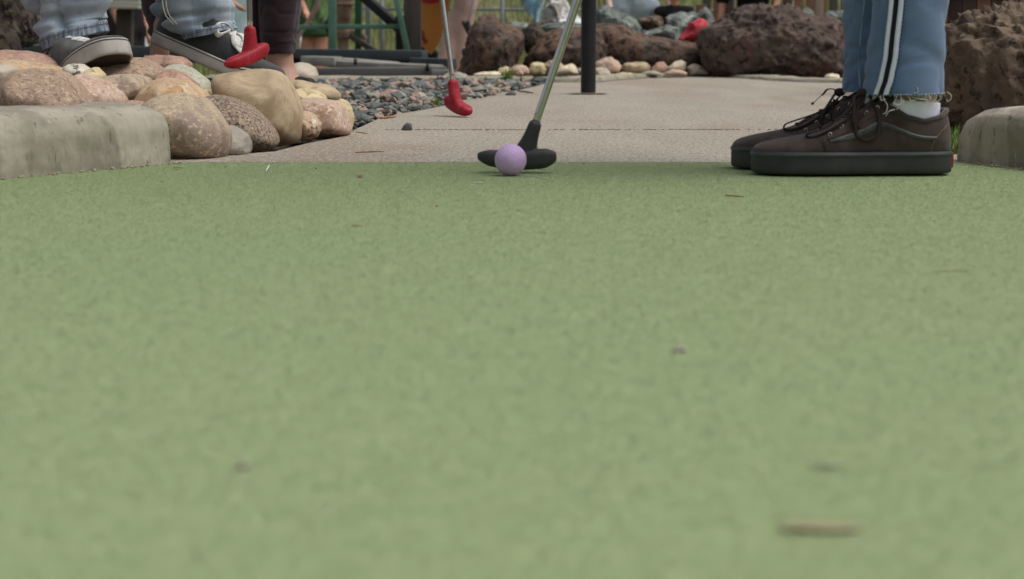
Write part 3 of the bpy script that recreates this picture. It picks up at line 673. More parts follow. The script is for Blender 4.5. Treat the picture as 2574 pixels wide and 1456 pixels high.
sl('jagged grey green slab with a peak behind the red painted rock', [(1670, 60), (1670, 40), (1702, 29), (1762, 26), (1772, 12), (1780, 7), (1793, 21), (1814, 50), (1822, 75), (1790, 110), (1720, 112), (1680, 100)], 8.9, .15)
sl('low grey slab lying left of the red painted rock', [(1608, 82), (1640, 70), (1680, 62), (1720, 66), (1716, 100), (1700, 112), (1650, 105), (1615, 95)], 8.65, .1)
sl('tan brown angular rock between two grey green slabs', [(1595, 42), (1630, 39), (1668, 37), (1672, 55), (1665, 75), (1630, 82), (1605, 70)], 8.95, .1, m=K_brown2)
sl('red painted rock resting on the brown boulder', [(1698, 100), (1720, 76), (1730, 57), (1762, 46), (1773, 50), (1784, 68), (1772, 90), (1752, 108), (1725, 108)], 8.4, .09, m=K_redp, amp=.05, cuts=4)
sl('small slate tip showing over the dark red boulder', [(2000, 50), (2006, 30), (2030, 16), (2049, 26), (2056, 50), (2040, 75), (2010, 75)], 8.9, .08)
sl('low slate lump left of the blue jeans', [(2060, 60), (2064, 39), (2080, 26), (2118, 24), (2150, 34), (2160, 70), (2110, 85), (2070, 80)], 8.8, .1)
sl('thin slate slab left of the blue plastic', [(1270, 53), (1287, 50), (1313, 54), (1334, 57), (1338, 75), (1320, 90), (1290, 84), (1274, 66)], 8.7, .1)
sl('slate slab under the white quartz rock', [(1350, 62), (1375, 56), (1401, 56), (1462, 62), (1490, 70), (1480, 95), (1393, 95), (1366, 88)], 8.75, .12)
sl('white and brown quartz rock behind the leaning shaft', [(1352, 62), (1356, 33), (1368, 12), (1385, 0), (1425, -14), (1445, 15), (1459, 45), (1468, 66), (1410, 72)], 9.0, .12, m=K_foil, amp=.12)

# loose stones
ls = lambda lab, u, v, w, hgt, m, z=0.0, seed=1: rock('stone_chip', lab, [(u - w / 2, v - hgt * .1), (u - w * .25, v - hgt * .7), (u + w * .05, v - hgt), (u + w * .4, v - hgt * .85), (u + w / 2, v - hgt * .15), (u + w * .3, v + 2), (u - w * .3, v + 2)], G(u, v).y, w / F * G(u, v).y * .4, m, sub=3, facet=True, amp=.1, cat='stone', seed=seed)
ls('dark grey stone chip alone on the near concrete', 1022, 328, 29, 20, m_gl[1], seed=1)
ls('grey stone chip at the tip of the gravel near the pole', 1283, 240, 30, 12, m_gl[0], seed=2)
ls('dark flat stone chip between the putter shaft and the pole', 1418, 204, 36, 10, m_gl[1], seed=3)
ls('pinkish chip on the edge of the gravel bed', 1236, 240, 28, 14, m_gl[2], seed=4)
ls('round dark stone on the gravel edge right of the red putter', 1203, 246, 26, 16, m_gl[1], seed=5)
ls('grey slab shaped chip at the near corner of the gravel', 908, 308, 46, 22, m_gl[0], seed=6)
ls('small reddish grey pebble on the turf left of the ball', 905, 447, 16, 14, K_mauve, seed=8)
ls('tiny dark pebble on the turf below the putter', 1098, 520, 9, 6, K_mauve, seed=9)
ls('blurred dark pebble low on the turf left of centre', 612, 1178, 42, 18, mat('turf_pebble', S((146, 142, 124)), S((154, 150, 132)), 40, .9), seed=10)
ls('blurred green grey pebble on the turf right of centre', 1706, 884, 40, 15, K_grey, seed=12)

def twig(lab, a, b, r, m=m_twig, name='twig', bend=.1, cat='twig'):
    A_, B_ = Vector(a), Vector(b); mid = (A_ + B_) / 2 + Vector((0, (B_ - A_).length * bend, r))
    tb = MB(); tb.tube([A_ + Vector((0, 0, r)), mid, B_ + Vector((0, 0, r))], [r * .7, r, r * .5], 6); o = tb.build(name, m, loc=A_)
    return tag(o, lab, cat)
twig('rust coloured pine needle on the concrete near the turf edge', G(893, 385), G(965, 383), .0011)
twig('thin brown twig at the foot of the pink granite stone', G(893, 333), G(925, 338), .0009)
twig('dry stick at the gravel tip beside the pole', G(1300, 231), G(1340, 236), .003)
twig('brown stick lying on the near gravel edge', G(955, 300), G(994, 297), .003)
twig('white sliver standing in the turf left of the ball', G(668, 433), G(677, 427) + Vector((0, 0, .006)), .0010, m_fleck, 'sliver', 0, 'litter')
twig('dark needle in the turf beside the front stone', G(565, 511 - 90), G(571, 417), .0008, m_joint, 'sliver', 0, 'litter')
twig('faint straw blade on the turf at the right side', G(2350, 687), G(2440, 682), .0008, mat('pale_straw', S((158, 158, 118)), None, 10, .9), 'straw', .1, 'litter')
twig('tan needle on the turf before the brown shoes', G(1822, 493), G(1868, 497), .0009, m_twig, 'straw', .1, 'litter')
twig('pale scrap on the turf left of the ball', G(1185, 461), G(1215, 463), .0008, m_fleck, 'sliver', .1, 'litter')
def leaf(lab, u, v, w, m=m_brleaf):
    c = G(u, v); s_ = w / F * c.y / 2; V = []; n = 10
    for i in range(n + 1):
        t = i / n; x = (t * 2 - 1) * s_; hw = math.sin(math.pi * t) ** .7 * s_ * .30
        for k in (-1, 0, 1): V.append((c.x + x, c.y + k * hw, c.z + .0013 + .0003 * math.sin(t * 5) + abs(k) * .0006))
    Fc = [(i * 3 + k, i * 3 + k + 1, (i + 1) * 3 + k + 1, (i + 1) * 3 + k) for i in range(n) for k in (0, 1)]
    o = mk('leaf', V, Fc, m, loc=c); o.modifiers.new('s', 'SOLIDIFY').thickness = .0003
    return tag(o, lab, 'leaf')
leaf('blurred brown leaf on the turf nearest the camera', 2060, 1335, 230, mat('faded_leaf', S((156, 148, 114)), S((160, 154, 122)), 40, .9))
leaf('blurred grey brown leaf above the nearest one', 2080, 1178, 100, mat('grey_leaf', S((144, 150, 122)), S((150, 156, 128)), 40, .8))
leaf('small brown leaf on the turf by the left kerb', 448, 425, 26)
leaf('small dry leaf on the turf in the middle distance', 898, 572, 26)

# ------------------------------------------------------------------ golf ball
bc = G(1283, 443); bc = Vector((bc.x, bc.y + .004, .0215)); br = .02135
Vi, Fi = ico(6); vv = np.array(Vi); k = np.arange(336) + .5
ph = np.arccos(1 - 2 * k / 336); th = np.pi * (1 + 5 ** .5) * k
dc = np.stack([np.cos(th) * np.sin(ph), np.sin(th) * np.sin(ph), np.cos(ph)], 1)
dd = np.arccos(np.clip((vv @ dc.T).max(1), -1, 1))
dep = np.clip(1 - (dd / .088) ** 2, 0, 1) * .024
vv = vv * (1 - dep)[:, None] * br
tag(mk('golf_ball', [(v[0] + bc.x, v[1] + bc.y, v[2] + bc.z) for v in vv], Fi, m_ball, loc=(bc.x, bc.y, 0)), 'lilac dimpled golf ball on the turf before the black putter', 'golf ball')

# ------------------------------------------------------------------ putters
LIE = R(18.8)
def putter_head(mb, M4):
    """two-way rubber head; local: blade along X, shaft leaning towards +X"""
    def loft(spine, n=20):     # (x,z,half height,half depth,axis dir)
        V = []; 
        for (x, y, z, hh, hd, ax) in spine:
            e1 = Vector((math.cos(ax + math.pi / 2), 0, math.sin(ax + math.pi / 2))); e2 = Vector((0, 1, 0))
            for k in range(n):
                a = 2 * math.pi * k / n; c, s_ = math.cos(a), math.sin(a)
                c = math.copysign(abs(c) ** .7, c); s_ = math.copysign(abs(s_) ** .7, s_)
                V.append(M4 @ (Vector((x, y, z)) + e1 * c * hh + e2 * s_ * hd))
        m_ = len(spine)
        Fc = [(j * n + k, j * n + (k + 1) % n, (j + 1) * n + (k + 1) % n, (j + 1) * n + k) for j in range(m_ - 1) for k in range(n)]
        Fc += [tuple(range(n - 1, -1, -1)), tuple((m_ - 1) * n + k for k in range(n))]
        mb.add(V, Fc)
    bl = []
    for i in range(25):
        t = i / 24; x = -.054 + .108 * t
        endf = min(1, ((min(t, 1 - t) + .004) / .15)) ** .5
        hh = (.0098 + .0035 * t + .0022 * math.sin(math.pi * t)) * (.30 + .70 * endf)
        zc = .0150 + .0042 * (2 * t - 1) ** 2 - .0005 * t
        hd = (.0125 + .002 * math.sin(math.pi * t)) * (.35 + .65 * endf)
        bl.append((x, -.0015 * math.sin(math.pi * t), zc, hh, hd, 0))
    loft(bl)
    st = []
    for i in range(12):
        t = i / 11; d = t * .061; x = .0075 + math.sin(LIE) * d; z = .012 + math.cos(LIE) * d
        wr = .0150 * (1 - t) ** 2.6 + .0090
        endf = 1 if t < .85 else math.sqrt(max(.05, 1 - ((t - .85) / .16) ** 2))
        st.append((x, .0005, z, wr * endf, (.0118 + .001 * (1 - t) ** 2) * endf, math.pi / 2 - LIE))
    loft(st)
def putter(label, head_mat, loc, yaw, roll, length=.86, shaft_m=m_chrome, world_lean=None, s=1.0, head_black=False, cutgrip=True):
    Mx = Matrix.Translation(loc) @ (world_lean or Matrix.Identity(4)) @ Matrix.Rotation(yaw, 4, 'Z') @ Matrix.Rotation(-roll, 4, 'Y') @ Matrix.Scale(s, 4)
    r_ = empty('putter', loc, label, 'putter')
    mb = MB(); putter_head(mb, Mx); h_ = mb.build('head', head_mat, r_); remesh(h_, .0011 if s <= 1 and loc[1] < 5 else .003, 4, .5)
    d = Vector((math.sin(LIE), 0, math.cos(LIE))); p0 = Vector((.0075, .0005, .012)) + d * .046
    pts = [Mx @ (p0 + d * (length * t)) for t in (0, .03, .1, .3, .6, .8)]
    mb = MB(); mb.tube(pts, [.0052 * s, .0054 * s, .0055 * s, .0058 * s, .0062 * s, .0064 * s], 16, smooth=1); sh = mb.build('shaft', shaft_m, r_)
    mb = MB(); mb.tube([Mx @ (p0 + d * length * t) for t in (.72, .73, .97, 1.0)], [.009, .0105, .0125, .011], 14, smooth=1); mb.build('grip', m_grip, r_)
    return r_
hb = G(1318, 430)
pb = P(1299, 428, 2.44); putter('black two way rubber putter with a leaning steel shaft behind the lilac ball', m_rubk, (pb.x, 2.448, .0035), R(-4), R(0))
pr = P(620, 168, 3.25)
putter('red putter held over the black sneaker and the tan stone', m_rubr, (P(627, 168, 3.25).x, 3.25, pr.z + .003), R(48), LIE, s=.95)
pm = G(1160, 295)
putter('red putter standing on the concrete path beside the gravel', m_rubr, (G(1151, 293).x, pm.y + .03, .006), R(118), LIE * .85, world_lean=Matrix.Rotation(R(-6), 4, 'Y'), s=1.10)

# ------------------------------------------------------------------ black pole
pp = G(1478, 237)
pl = empty('pole', (pp.x, pp.y, 0), 'black painted steel pole standing in the concrete path', 'pole')
mb = MB(); mb.tube([(pp.x, pp.y, -.05), (pp.x, pp.y, .0), (pp.x, pp.y, 1.0), (pp.x, pp.y, 2.2)], .0238, 32, smooth=1); mb.build('post', m_pole, pl)
mb = MB(); mb.ell((pp.x, pp.y, 2.2), (.027, .027, .02)); mb.build('cap', m_pole, pl)
# rust stain around its foot
st = MB(); V = []
for i in range(28):
    a = 2 * math.pi * i / 28; r_ = .045 + .02 * noise.noise(Vector((math.cos(a) * 2, math.sin(a) * 2, 1)))
    V.append((pp.x + math.cos(a) * r_ * 1.5, pp.y + math.sin(a) * r_ * 1.4, .004))
st.add(V, [tuple(range(28))]); tag(st.build('rust_stain', mat('rust_stain', S((150, 128, 104)), S((166, 150, 132)), 40, .9)), kind='structure')

# ------------------------------------------------------------------ cloth and shoe builders
def ring(l, r, b, yaw=0.0):
    """ring through the world points l and r (its left and right ends), half depth b"""
    l, r = Vector(l), Vector(r); return ((l + r) / 2, (r - l).length / 2, b, math.atan2(r.z - l.z, math.hypot(r.x - l.x, r.y - l.y)), yaw)
def loft(rings, k=5, n=64, amp=0, freq=14, crease=0, cfreq=20, sq=1.0, seed=0, cstr=(1, 1, 2.4), fade=None):
    C = [Vector((*r_[0],)) for r_ in rings]; rows = []
    cs, _ = catmull(C, [0] * len(C), k)
    par = [[r_[1], r_[2], r_[3], r_[4]] for r_ in rings]
    def cm(j):
        vals = [Vector((p[j], 0, 0)) for p in par]; return [v.x for v in catmull(vals, [0] * len(vals), k)[0]]
    a, b, t, yw = cm(0), cm(1), cm(2), cm(3)
    V = []
    so = Vector((seed * 3.1, seed * 7.7, seed * 1.3))
    for i in range(len(cs)):
        e1 = Vector((math.cos(t[i]) * math.cos(yw[i]), math.cos(t[i]) * math.sin(yw[i]), math.sin(t[i])))
        e2 = Vector((-math.sin(yw[i]), math.cos(yw[i]), 0))
        for j in range(n):
            an = 2 * math.pi * j / n; c, s_ = math.cos(an), math.sin(an)
            if sq != 1: c = math.copysign(abs(c) ** sq, c); s_ = math.copysign(abs(s_) ** sq, s_)
            o = e1 * c * a[i] + e2 * s_ * b[i]; p = cs[i] + o
            d = 0
            if amp: d += noise.noise(p * freq + so) * amp
            if crease:
                q = Vector((p.x * cstr[0], p.y * cstr[1], p.z * cstr[2])) * cfreq + so
                d -= crease * max(0, 1 - abs(noise.noise(q)) * 3.2) ** 2
            if fade: d *= fade(i / (len(cs) - 1))
            V.append(p + o.normalized() * d)
    m_ = len(cs)
    return V, [(i * n + j, i * n + (j + 1) % n, (i + 1) * n + (j + 1) % n, (i + 1) * n + j) for i in range(m_ - 1) for j in range(n)]
def lin(tab, x):
    for (a, va), (b, vb) in zip(tab, tab[1:]):
        if x <= b: 
            t = max(0, min(1, (x - a) / (b - a))); t = t * t * (3 - 2 * t) * .35 + t * .65
            return va + (vb - va) * t
    return tab[-1][1]

class Shoe:
    """low lace-up sneaker; local mm: x from toe (0) to heel (L), y to the side, z up"""
    def __init__(s, M4, L=264, side=-1, flex=0.0, fox=30, parent=None, white=False, seed=0, label=None):
        s.M = M4; s.L = L; s.side = side; s.flex = flex; s.fox = fox
        q = L / 264.0; s.q = q
        s.W = [(0, 0), (2, 15), (6, 24), (12, 31), (24, 39), (45, 45), (75, 48.5), (100, 48), (140, 42), (180, 38), (215, 37), (238, 35), (250, 30), (258, 22), (262.5, 12), (264, 0)]
        s.Z = [(0, fox - 1), (14, fox + 6), (30, 43), (48, 47), (70, 51), (92, 57), (120, 73), (150, 90), (166, 97), (180, 89), (200, 77), (221, 72), (240, 76), (257, 86)]
        s.Y = [(0, 0), (84, 0), (90, 7), (120, 10), (150, 13), (166, 18), (180, 27), (200, 31), (225, 30), (243, 23), (252, 13), (257, 0)]
        r_ = s.root = bpy.data.objects.new('shoe', None); col.objects.link(r_); r_.parent = parent; r_.location = (0, 0, 0)
        r_.empty_display_size = .02
        if label: r_['label'] = label
    def T(s, p):
        x, y, z = p
        if s.flex and x < 90:       # bend at the ball of the foot
            a = s.flex * min(1, (90 - x) / 30.0); d = 90 - x
            zz = z * math.cos(a) + d * math.sin(a); x = 90 - (d * math.cos(a) - z * math.sin(a) * .6); z = zz
        return s.M @ Vector((x * s.q / 1000, y / 1000, z / 1000))
    def w(s, x): return lin(s.W, x)
    def xt(s, xb): return 26 + (xb / 264) * (257 - 26)
    def surf(s, sd, xb, t):
        xt_ = s.xt(xb); zt = lin(s.Z, xt_); yt = lin(s.Y, xt_) * sd; yb = s.w(xb) * sd * (.985 - .04 * (xb < 1))
        k = 1.35 if xt_ > 170 else 1.0 + .35 * max(0, (xt_ - 90) / 80)
        hx = (1 - math.cos(t * math.pi / 2)) ** k; hz = math.sin(t * math.pi / 2)
        if xt_ > 170: hx = t ** 2.2 ; hz = t ** .98
        bul = 2.2 * math.sin(math.pi * t) * (1 if xt_ > 150 else .3)
        return Vector((xb + (xt_ - xb) * hx, yb + (yt - yb) * hx + sd * bul, s.fox - 1.5 + (zt - s.fox + 1.5) * hz))
    def find(s, sd, x, z):
        """surface point near side view position (x,z)"""
        best = None
        for i in range(60):
            xb = max(1, min(262, x - 28 + i)); 
            lo, hi = 0.0, 1.0
            for _ in range(12):
                m_ = (lo + hi) / 2
                if s.surf(sd, xb, m_).z < z: lo = m_
                else: hi = m_
            p = s.surf(sd, xb, lo); e = abs(p.x - x) + abs(p.z - z)
            if best is None or e < best[0]: best = (e, xb, lo, p)
        return best
    def upper(s, m, name='upper'):
        V = []; nT = 16
        loop = [(sd, xb) for sd, seq in ((1, None),) for xb in ()]
        xsq = [0, .6, 2, 4, 7, 11, 16] + [22 + i * 6 for i in range(38)] + [248, 252, 256, 259, 261.5, 263.4, 264]
        loop = [(1, x) for x in xsq] + [(-1, x) for x in xsq[-2:0:-1]]
        for sd, xb in loop:
            for j in range(nT + 1):
                V.append(s.T(s.surf(sd, xb, j / nT)))
        n = len(loop); r_ = nT + 1
        Fc = [(i * r_ + j, ((i + 1) % n) * r_ + j, ((i + 1) % n) * r_ + j + 1, i * r_ + j + 1) for i in range(n) for j in range(nT)]
        o = mk(name, V, Fc, m, s.root)
        sm = o.modifiers.new('sol', 'SOLIDIFY'); sm.thickness = .0028; sm.offset = 1
        # solidify grows inwards for this winding; both sides are cloth so the sign is harmless
        return o
    def sole(s, m, mband=None, munder=None, band=True):
        out = []
        xsq = [0, .5, 1.6, 3.5, 6, 10, 15, 21] + [28 + i * 7 for i in range(32)] + [250, 254, 257.5, 260, 262, 263.4, 264]
        loop = [(1, x) for x in xsq] + [(-1, x) for x in xsq[-2:0:-1]]; n = len(loop)
        prof = [(-4, .6), (-1, 0), (1.2, 1.5), (2.0, 5), (2.0, 12), (1.7, s.fox * .6), (1.6, s.fox - 4), (1.0, s.fox - .6), (-2.5, s.fox)]
        def rim(d, z):
            res = []
            for sd, x in loop:
                ww = s.w(x); e = 1 if 3 < x < 261 else 1
                nxv = (132 - x) / 132.0; nn = Vector((-nxv ** 7 if nxv > 0 else abs(nxv) ** 9, sd * 1.0, 0))
                cx_ = x - d * nxv ** 5 if nxv > 0 else x + d * abs(nxv) ** 5
                res.append(s.T((cx_, sd * (ww + d * (1 - abs(nxv) ** 6)) , z)))
            return res
        V = []
        for d, z in prof: V += rim(d, z)
        Fc = [(j * n + i, (j + 1) * n + i, (j + 1) * n + (i + 1) % n, j * n + (i + 1) % n) for j in range(len(prof) - 1) for i in range(n)]
        o = mk('sole', V, Fc, m, s.root)
        V = rim(-4, .6); c = [s.T((x, 0, .6)) for _, x in loop]
        # outsole: strip between the two sides
        half = len(xsq); Fc = [(i, i + 1, (n - i - 1) % n, (n - i) % n) for i in range(1, half - 2)] + [(0, 1, n - 1), (half - 2, half - 1, half)]
        mk('outsole', V, Fc, munder or m, s.root)
        V = []
        if band:
            for d, z in ((2.0, s.fox - 7), (3.0, s.fox - 5.8), (3.0, s.fox - 3.2), (2.0, s.fox - 2.2)): V += rim(d, z)
            mk('foxing_stripe', V, [(j * n + i, (j + 1) * n + i, (j + 1) * n + (i + 1) % n, j * n + (i + 1) % n) for j in range(3) for i in range(n)], mband or m, s.root)
        return rim
    def strip(s, sd, pts, wid, m, name, off=.9, n=6, r=None):
        """raised piece following the upper: pts side view (x,z)"""
        P2 = [Vector((x, 0, z)) for x, z in pts]; ws = wid if hasattr(wid, '__len__') else [wid] * len(pts)
        P2, ws = catmull(P2, ws, n); V = []
        for i, p in enumerate(P2):
            t = (P2[min(i + 1, len(P2) - 1)] - P2[max(0, i - 1)]).normalized(); nn = Vector((-t.z, 0, t.x))
            row = []
            for f in (-1, -.8, 0, .8, 1):
                q = p + nn * f * ws[i] / 2; b = s.find(sd, q.x, q.z)[3]
                lift = off * (0 if abs(f) == 1 else 1) + (.3 if f == 0 else 0)
                row.append(s.T((b.x, b.y + sd * (lift + .15), b.z + lift * .25)))
            V += row
        m_ = len(P2)
        return mk(name, V, [(i * 5 + j, (i + 1) * 5 + j, (i + 1) * 5 + j + 1, i * 5 + j + 1) for i in range(m_ - 1) for j in range(4)], m, s.root)
    def line(s, sd, pts, r, m, name, off=.4):
        mb = MB(); res = []
        P2, _ = catmull([Vector((x, 0, z)) for x, z in pts], [0] * len(pts), 5)
        for p in P2:
            b = s.find(sd, p.x, p.z)[3]; res.append(s.T((b.x, b.y + sd * off, b.z + off * .3)))
        mb.tube(res, r / 1000, 6, smooth=1); return mb.build(name, m, s.root)
    def tongue(s, m):
        V = []; 
        for i in range(15):
            x = 84 + i * 7.0; z = lin(s.Z, x) + (-1.5 if x < 150 else 0) if x < 166 else 97 + (x - 166) * .55
            for k in range(7):
                f = k / 3 - 1; ww = 17 + 8 * i / 14
                V.append(s.T((x + abs(f) * 4, f * ww, z - abs(f) ** 2 * 9)))
        o = mk('tongue', V, [(i * 7 + k, i * 7 + k + 1, (i + 1) * 7 + k + 1, (i + 1) * 7 + k) for i in range(14) for k in range(6)], m, s.root)
        o.modifiers.new('s', 'SOLIDIFY').thickness = .003; return o
    def laces(s, m, rows=5, x0=92, x1=160, r=2.3):
        mb = MB(); cr = MB()
        for i in range(rows):
            x = x0 + (x1 - x0) * i / (rows - 1); z = lin(s.Z, x); y = lin(s.Y, x) + 7
            mb.tube([s.T((x + 1, -y, z - 4)), s.T((x, -y * .6, z + 2.2)), s.T((x - .5, 0, z + 3.6)), s.T((x, y * .6, z + 2.2)), s.T((x + 1, y, z - 4))], r / 1000, 8, flat=.5, smooth=4)
            if i < rows - 1:
                xn = x0 + (x1 - x0) * (i + 1) / (rows - 1); zn = lin(s.Z, xn)
                for sg in (-1, 1):
                    mb.tube([s.T((x + 2, sg * y * .8, z)), s.T(((x + xn) / 2, 0, (z + zn) / 2 + 1)), s.T((xn, -sg * y * .8, zn))], r / 1000, 8, flat=.45, smooth=3)
        return mb.build('lace', m, s.root)
    def lace_run(s, pts, m, r=2.6, name='lace', flat=.38):
        mb = MB(); mb.tube([s.T(p) for p in pts], r / 1000, 8, flat=flat, smooth=6); return mb.build(name, m, s.root)
    def eyelets(s, sd, m, xs_=(96, 112, 128, 144, 159), r=2.6):
        for x in xs_:
            z = lin(s.Z, x) - 6; b = s.find(sd, x, z)[3]; mb = MB()
            V = []
            for i in range(14):
                a = 2 * math.pi * i / 14
                V.append(s.T((b.x + math.cos(a) * r * .8, b.y + sd * 1.0, b.z + math.sin(a) * r)))
            V.append(V[0]); mb.tube(V, .0008, 6, smooth=1, cap=False); mb.build('eyelet', m, s.root)

# ------------------------------------------------------------------ people (generic body)
def body_parts(mb, J, rad, extra=0, keys=None):
    for (a, b, ra, rb, key) in rad:
        if keys is None or key in keys: mb.capsule(J[a], J[b], ra + extra, rb + extra)
def figure(label, feet, Ht, fwd, skin, hands=None, hip=None, legs=1.0, hair=m_hair, vox=.012, arms_up=False, fingers=False, feet_shape=True):
    fwd = Vector((fwd[0], fwd[1], 0)).normalized(); sd = Vector((-fwd.y, fwd.x, 0))     # sd points to the person's left
    fl, fr = Vector(feet[0]), Vector(feet[1]); mid = (fl + fr) / 2; u = Ht
    root = empty('person', (mid.x, mid.y, min(fl.z, fr.z)), label, 'person')
    hc = Vector(hip) if hip else mid + Vector((0, 0, u * .50)) - fwd * .02
    J = {}
    for k, f, sg in (('l', fl, 1), ('r', fr, -1)):
        J['hip' + k] = hc + sd * sg * .052 * u; J['an' + k] = f + Vector((0, 0, .045 * u))
        J['kn' + k] = (J['hip' + k] + J['an' + k]) / 2 + fwd * .012 * u + Vector((0, 0, .01 * u))
        J['ca' + k] = J['kn' + k].lerp(J['an' + k], .3) - fwd * .010 * u
        J['toe' + k] = f + fwd * .10 * u + Vector((0, 0, .014 * u)); J['heel' + k] = f - fwd * .02 * u + Vector((0, 0, .02 * u))
        J['sh' + k] = hc + Vector((0, 0, .315 * u)) + sd * sg * .105 * u
        hd = Vector(hands[0 if k == 'l' else 1]) if hands and hands[0 if k == 'l' else 1] is not None else J['sh' + k] + Vector((0, 0, -.33 * u)) + sd * sg * .05 * u + fwd * .03
        J['ha' + k] = hd; J['el' + k] = (J['sh' + k] + hd) / 2 + sd * sg * .02 * u - fwd * .03 * u
    J['pel'] = hc + Vector((0, 0, .02 * u)); J['wai'] = hc + Vector((0, 0, .12 * u)); J['che'] = hc + Vector((0, 0, .24 * u)); J['nec'] = hc + Vector((0, 0, .345 * u))
    J['hea'] = hc + Vector((0, 0, .405 * u)) + fwd * .01 * u; J['cro'] = J['hea'] + Vector((0, 0, .045 * u))
    rad = []
    for k in 'lr':
        rad += [('hip' + k, 'kn' + k, .048 * u * legs, .031 * u * legs, 'th' + k), ('kn' + k, 'ca' + k, .029 * u * legs, .031 * u * legs, 'cf' + k), ('ca' + k, 'an' + k, .031 * u * legs, .0185 * u * legs, 'sh' + k),
                ('sh' + k, 'el' + k, .027 * u, .021 * u, 'ua' + k), ('el' + k, 'ha' + k, .021 * u, .014 * u, 'fa' + k)]
        if feet_shape: rad += [('heel' + k, 'toe' + k, .018 * u, .014 * u, 'ft' + k), ('an' + k, 'heel' + k, .018 * u, .018 * u, 'ft' + k)]
    rad += [('hipl', 'hipr', .055 * u, .055 * u, 'to'), ('pel', 'wai', .070 * u, .062 * u, 'to'), ('wai', 'che', .062 * u, .072 * u, 'to'), ('shl', 'shr', .034 * u, .034 * u, 'to'), ('che', 'nec', .066 * u, .03 * u, 'to'), ('nec', 'hea', .03 * u, .034 * u, 'nk')]
    mb = MB(); body_parts(mb, J, rad)
    mb.ell(J['cro'] - Vector((0, 0, .01 * u)), (.052 * u, .052 * u, .066 * u)); mb.capsule(J['hea'] + fwd * .048 * u, J['hea'] + fwd * .055 * u + Vector((0, 0, -.008)), .008 * u, .011 * u)
    for sg in (-1, 1): mb.ell(J['hea'] + sd * sg * .052 * u + Vector((0, 0, .02 * u)), (.012 * u, .012 * u, .018 * u))
    for k, sg in (('l', 1), ('r', -1)):
        d = (J['ha' + k] - J['el' + k]).normalized(); h0 = J['ha' + k]
        pr_ = fwd - d * d.dot(fwd)
        pr_ = pr_.normalized() if pr_.length > .05 else Vector((0, 0, 1))
        mb.capsule(h0 + d * .01 * u, h0 + d * .04 * u, .015 * u, .017 * u)
        for i, ln in enumerate((.036, .042, .040, .030)):
            o_ = pr_ * (1.5 - i) * .0105 * u; b0 = h0 + d * .045 * u + o_; pn = d.cross(pr_)
            m1 = b0 + d * ln * .5 * u + o_ * .15; mb.capsule(b0, m1, .0056 * u, .0052 * u, 8); mb.capsule(m1, m1 + (d * .8 + pn * .45 * sg) * ln * .5 * u, .0052 * u, .0045 * u, 8)
        mb.capsule(h0 + d * .015 * u + pr_ * .014 * u, h0 + d * .04 * u + pr_ * .032 * u, .0065 * u, .0055 * u, 8)
    b = mb.build('body', skin, root); remesh(b, vox, 2, .5)
    mb = MB(); mb.ell(J['cro'] - fwd * .012 * u + Vector((0, 0, .004 * u)), (.058 * u, .058 * u, .066 * u)); mb.build('hair', hair, root)
    for sg in (-1, 1):
        mb = MB(); mb.ell(J['hea'] + fwd * .050 * u + sd * sg * .018 * u + Vector((0, 0, .022 * u)), (.006 * u,) * 3, sub=2); mb.build('eye', m_black, root)
    return root, J, rad, u, fwd, sd
def garment(fig, name, m, keys, extra=.014, vox=.012, cut=None, label=None, skirt=None):
    root, J, rad, u, fwd, sd = fig; mb = MB()
    for (a, b, ra, rb, key) in rad:
        if key in keys:
            e = extra; A_, B_ = J[a], J[b]
            if key in (cut or {}): B_ = A_.lerp(B_, cut[key])
            mb.capsule(A_, B_, ra + e, (ra + (rb - ra) * (cut or {}).get(key, 1)) + e)
    if skirt:
        for z0, z1, r0, r1 in skirt: mb.tube([J['pel'] + Vector((0, 0, z0 * u)), J['pel'] + Vector((0, 0, z1 * u))], [r0 * u, r1 * u], 24, smooth=1)
    o = mb.build(name, m, root); remesh(o, vox, 2, .5)
    if label: o['label'] = label
    return o

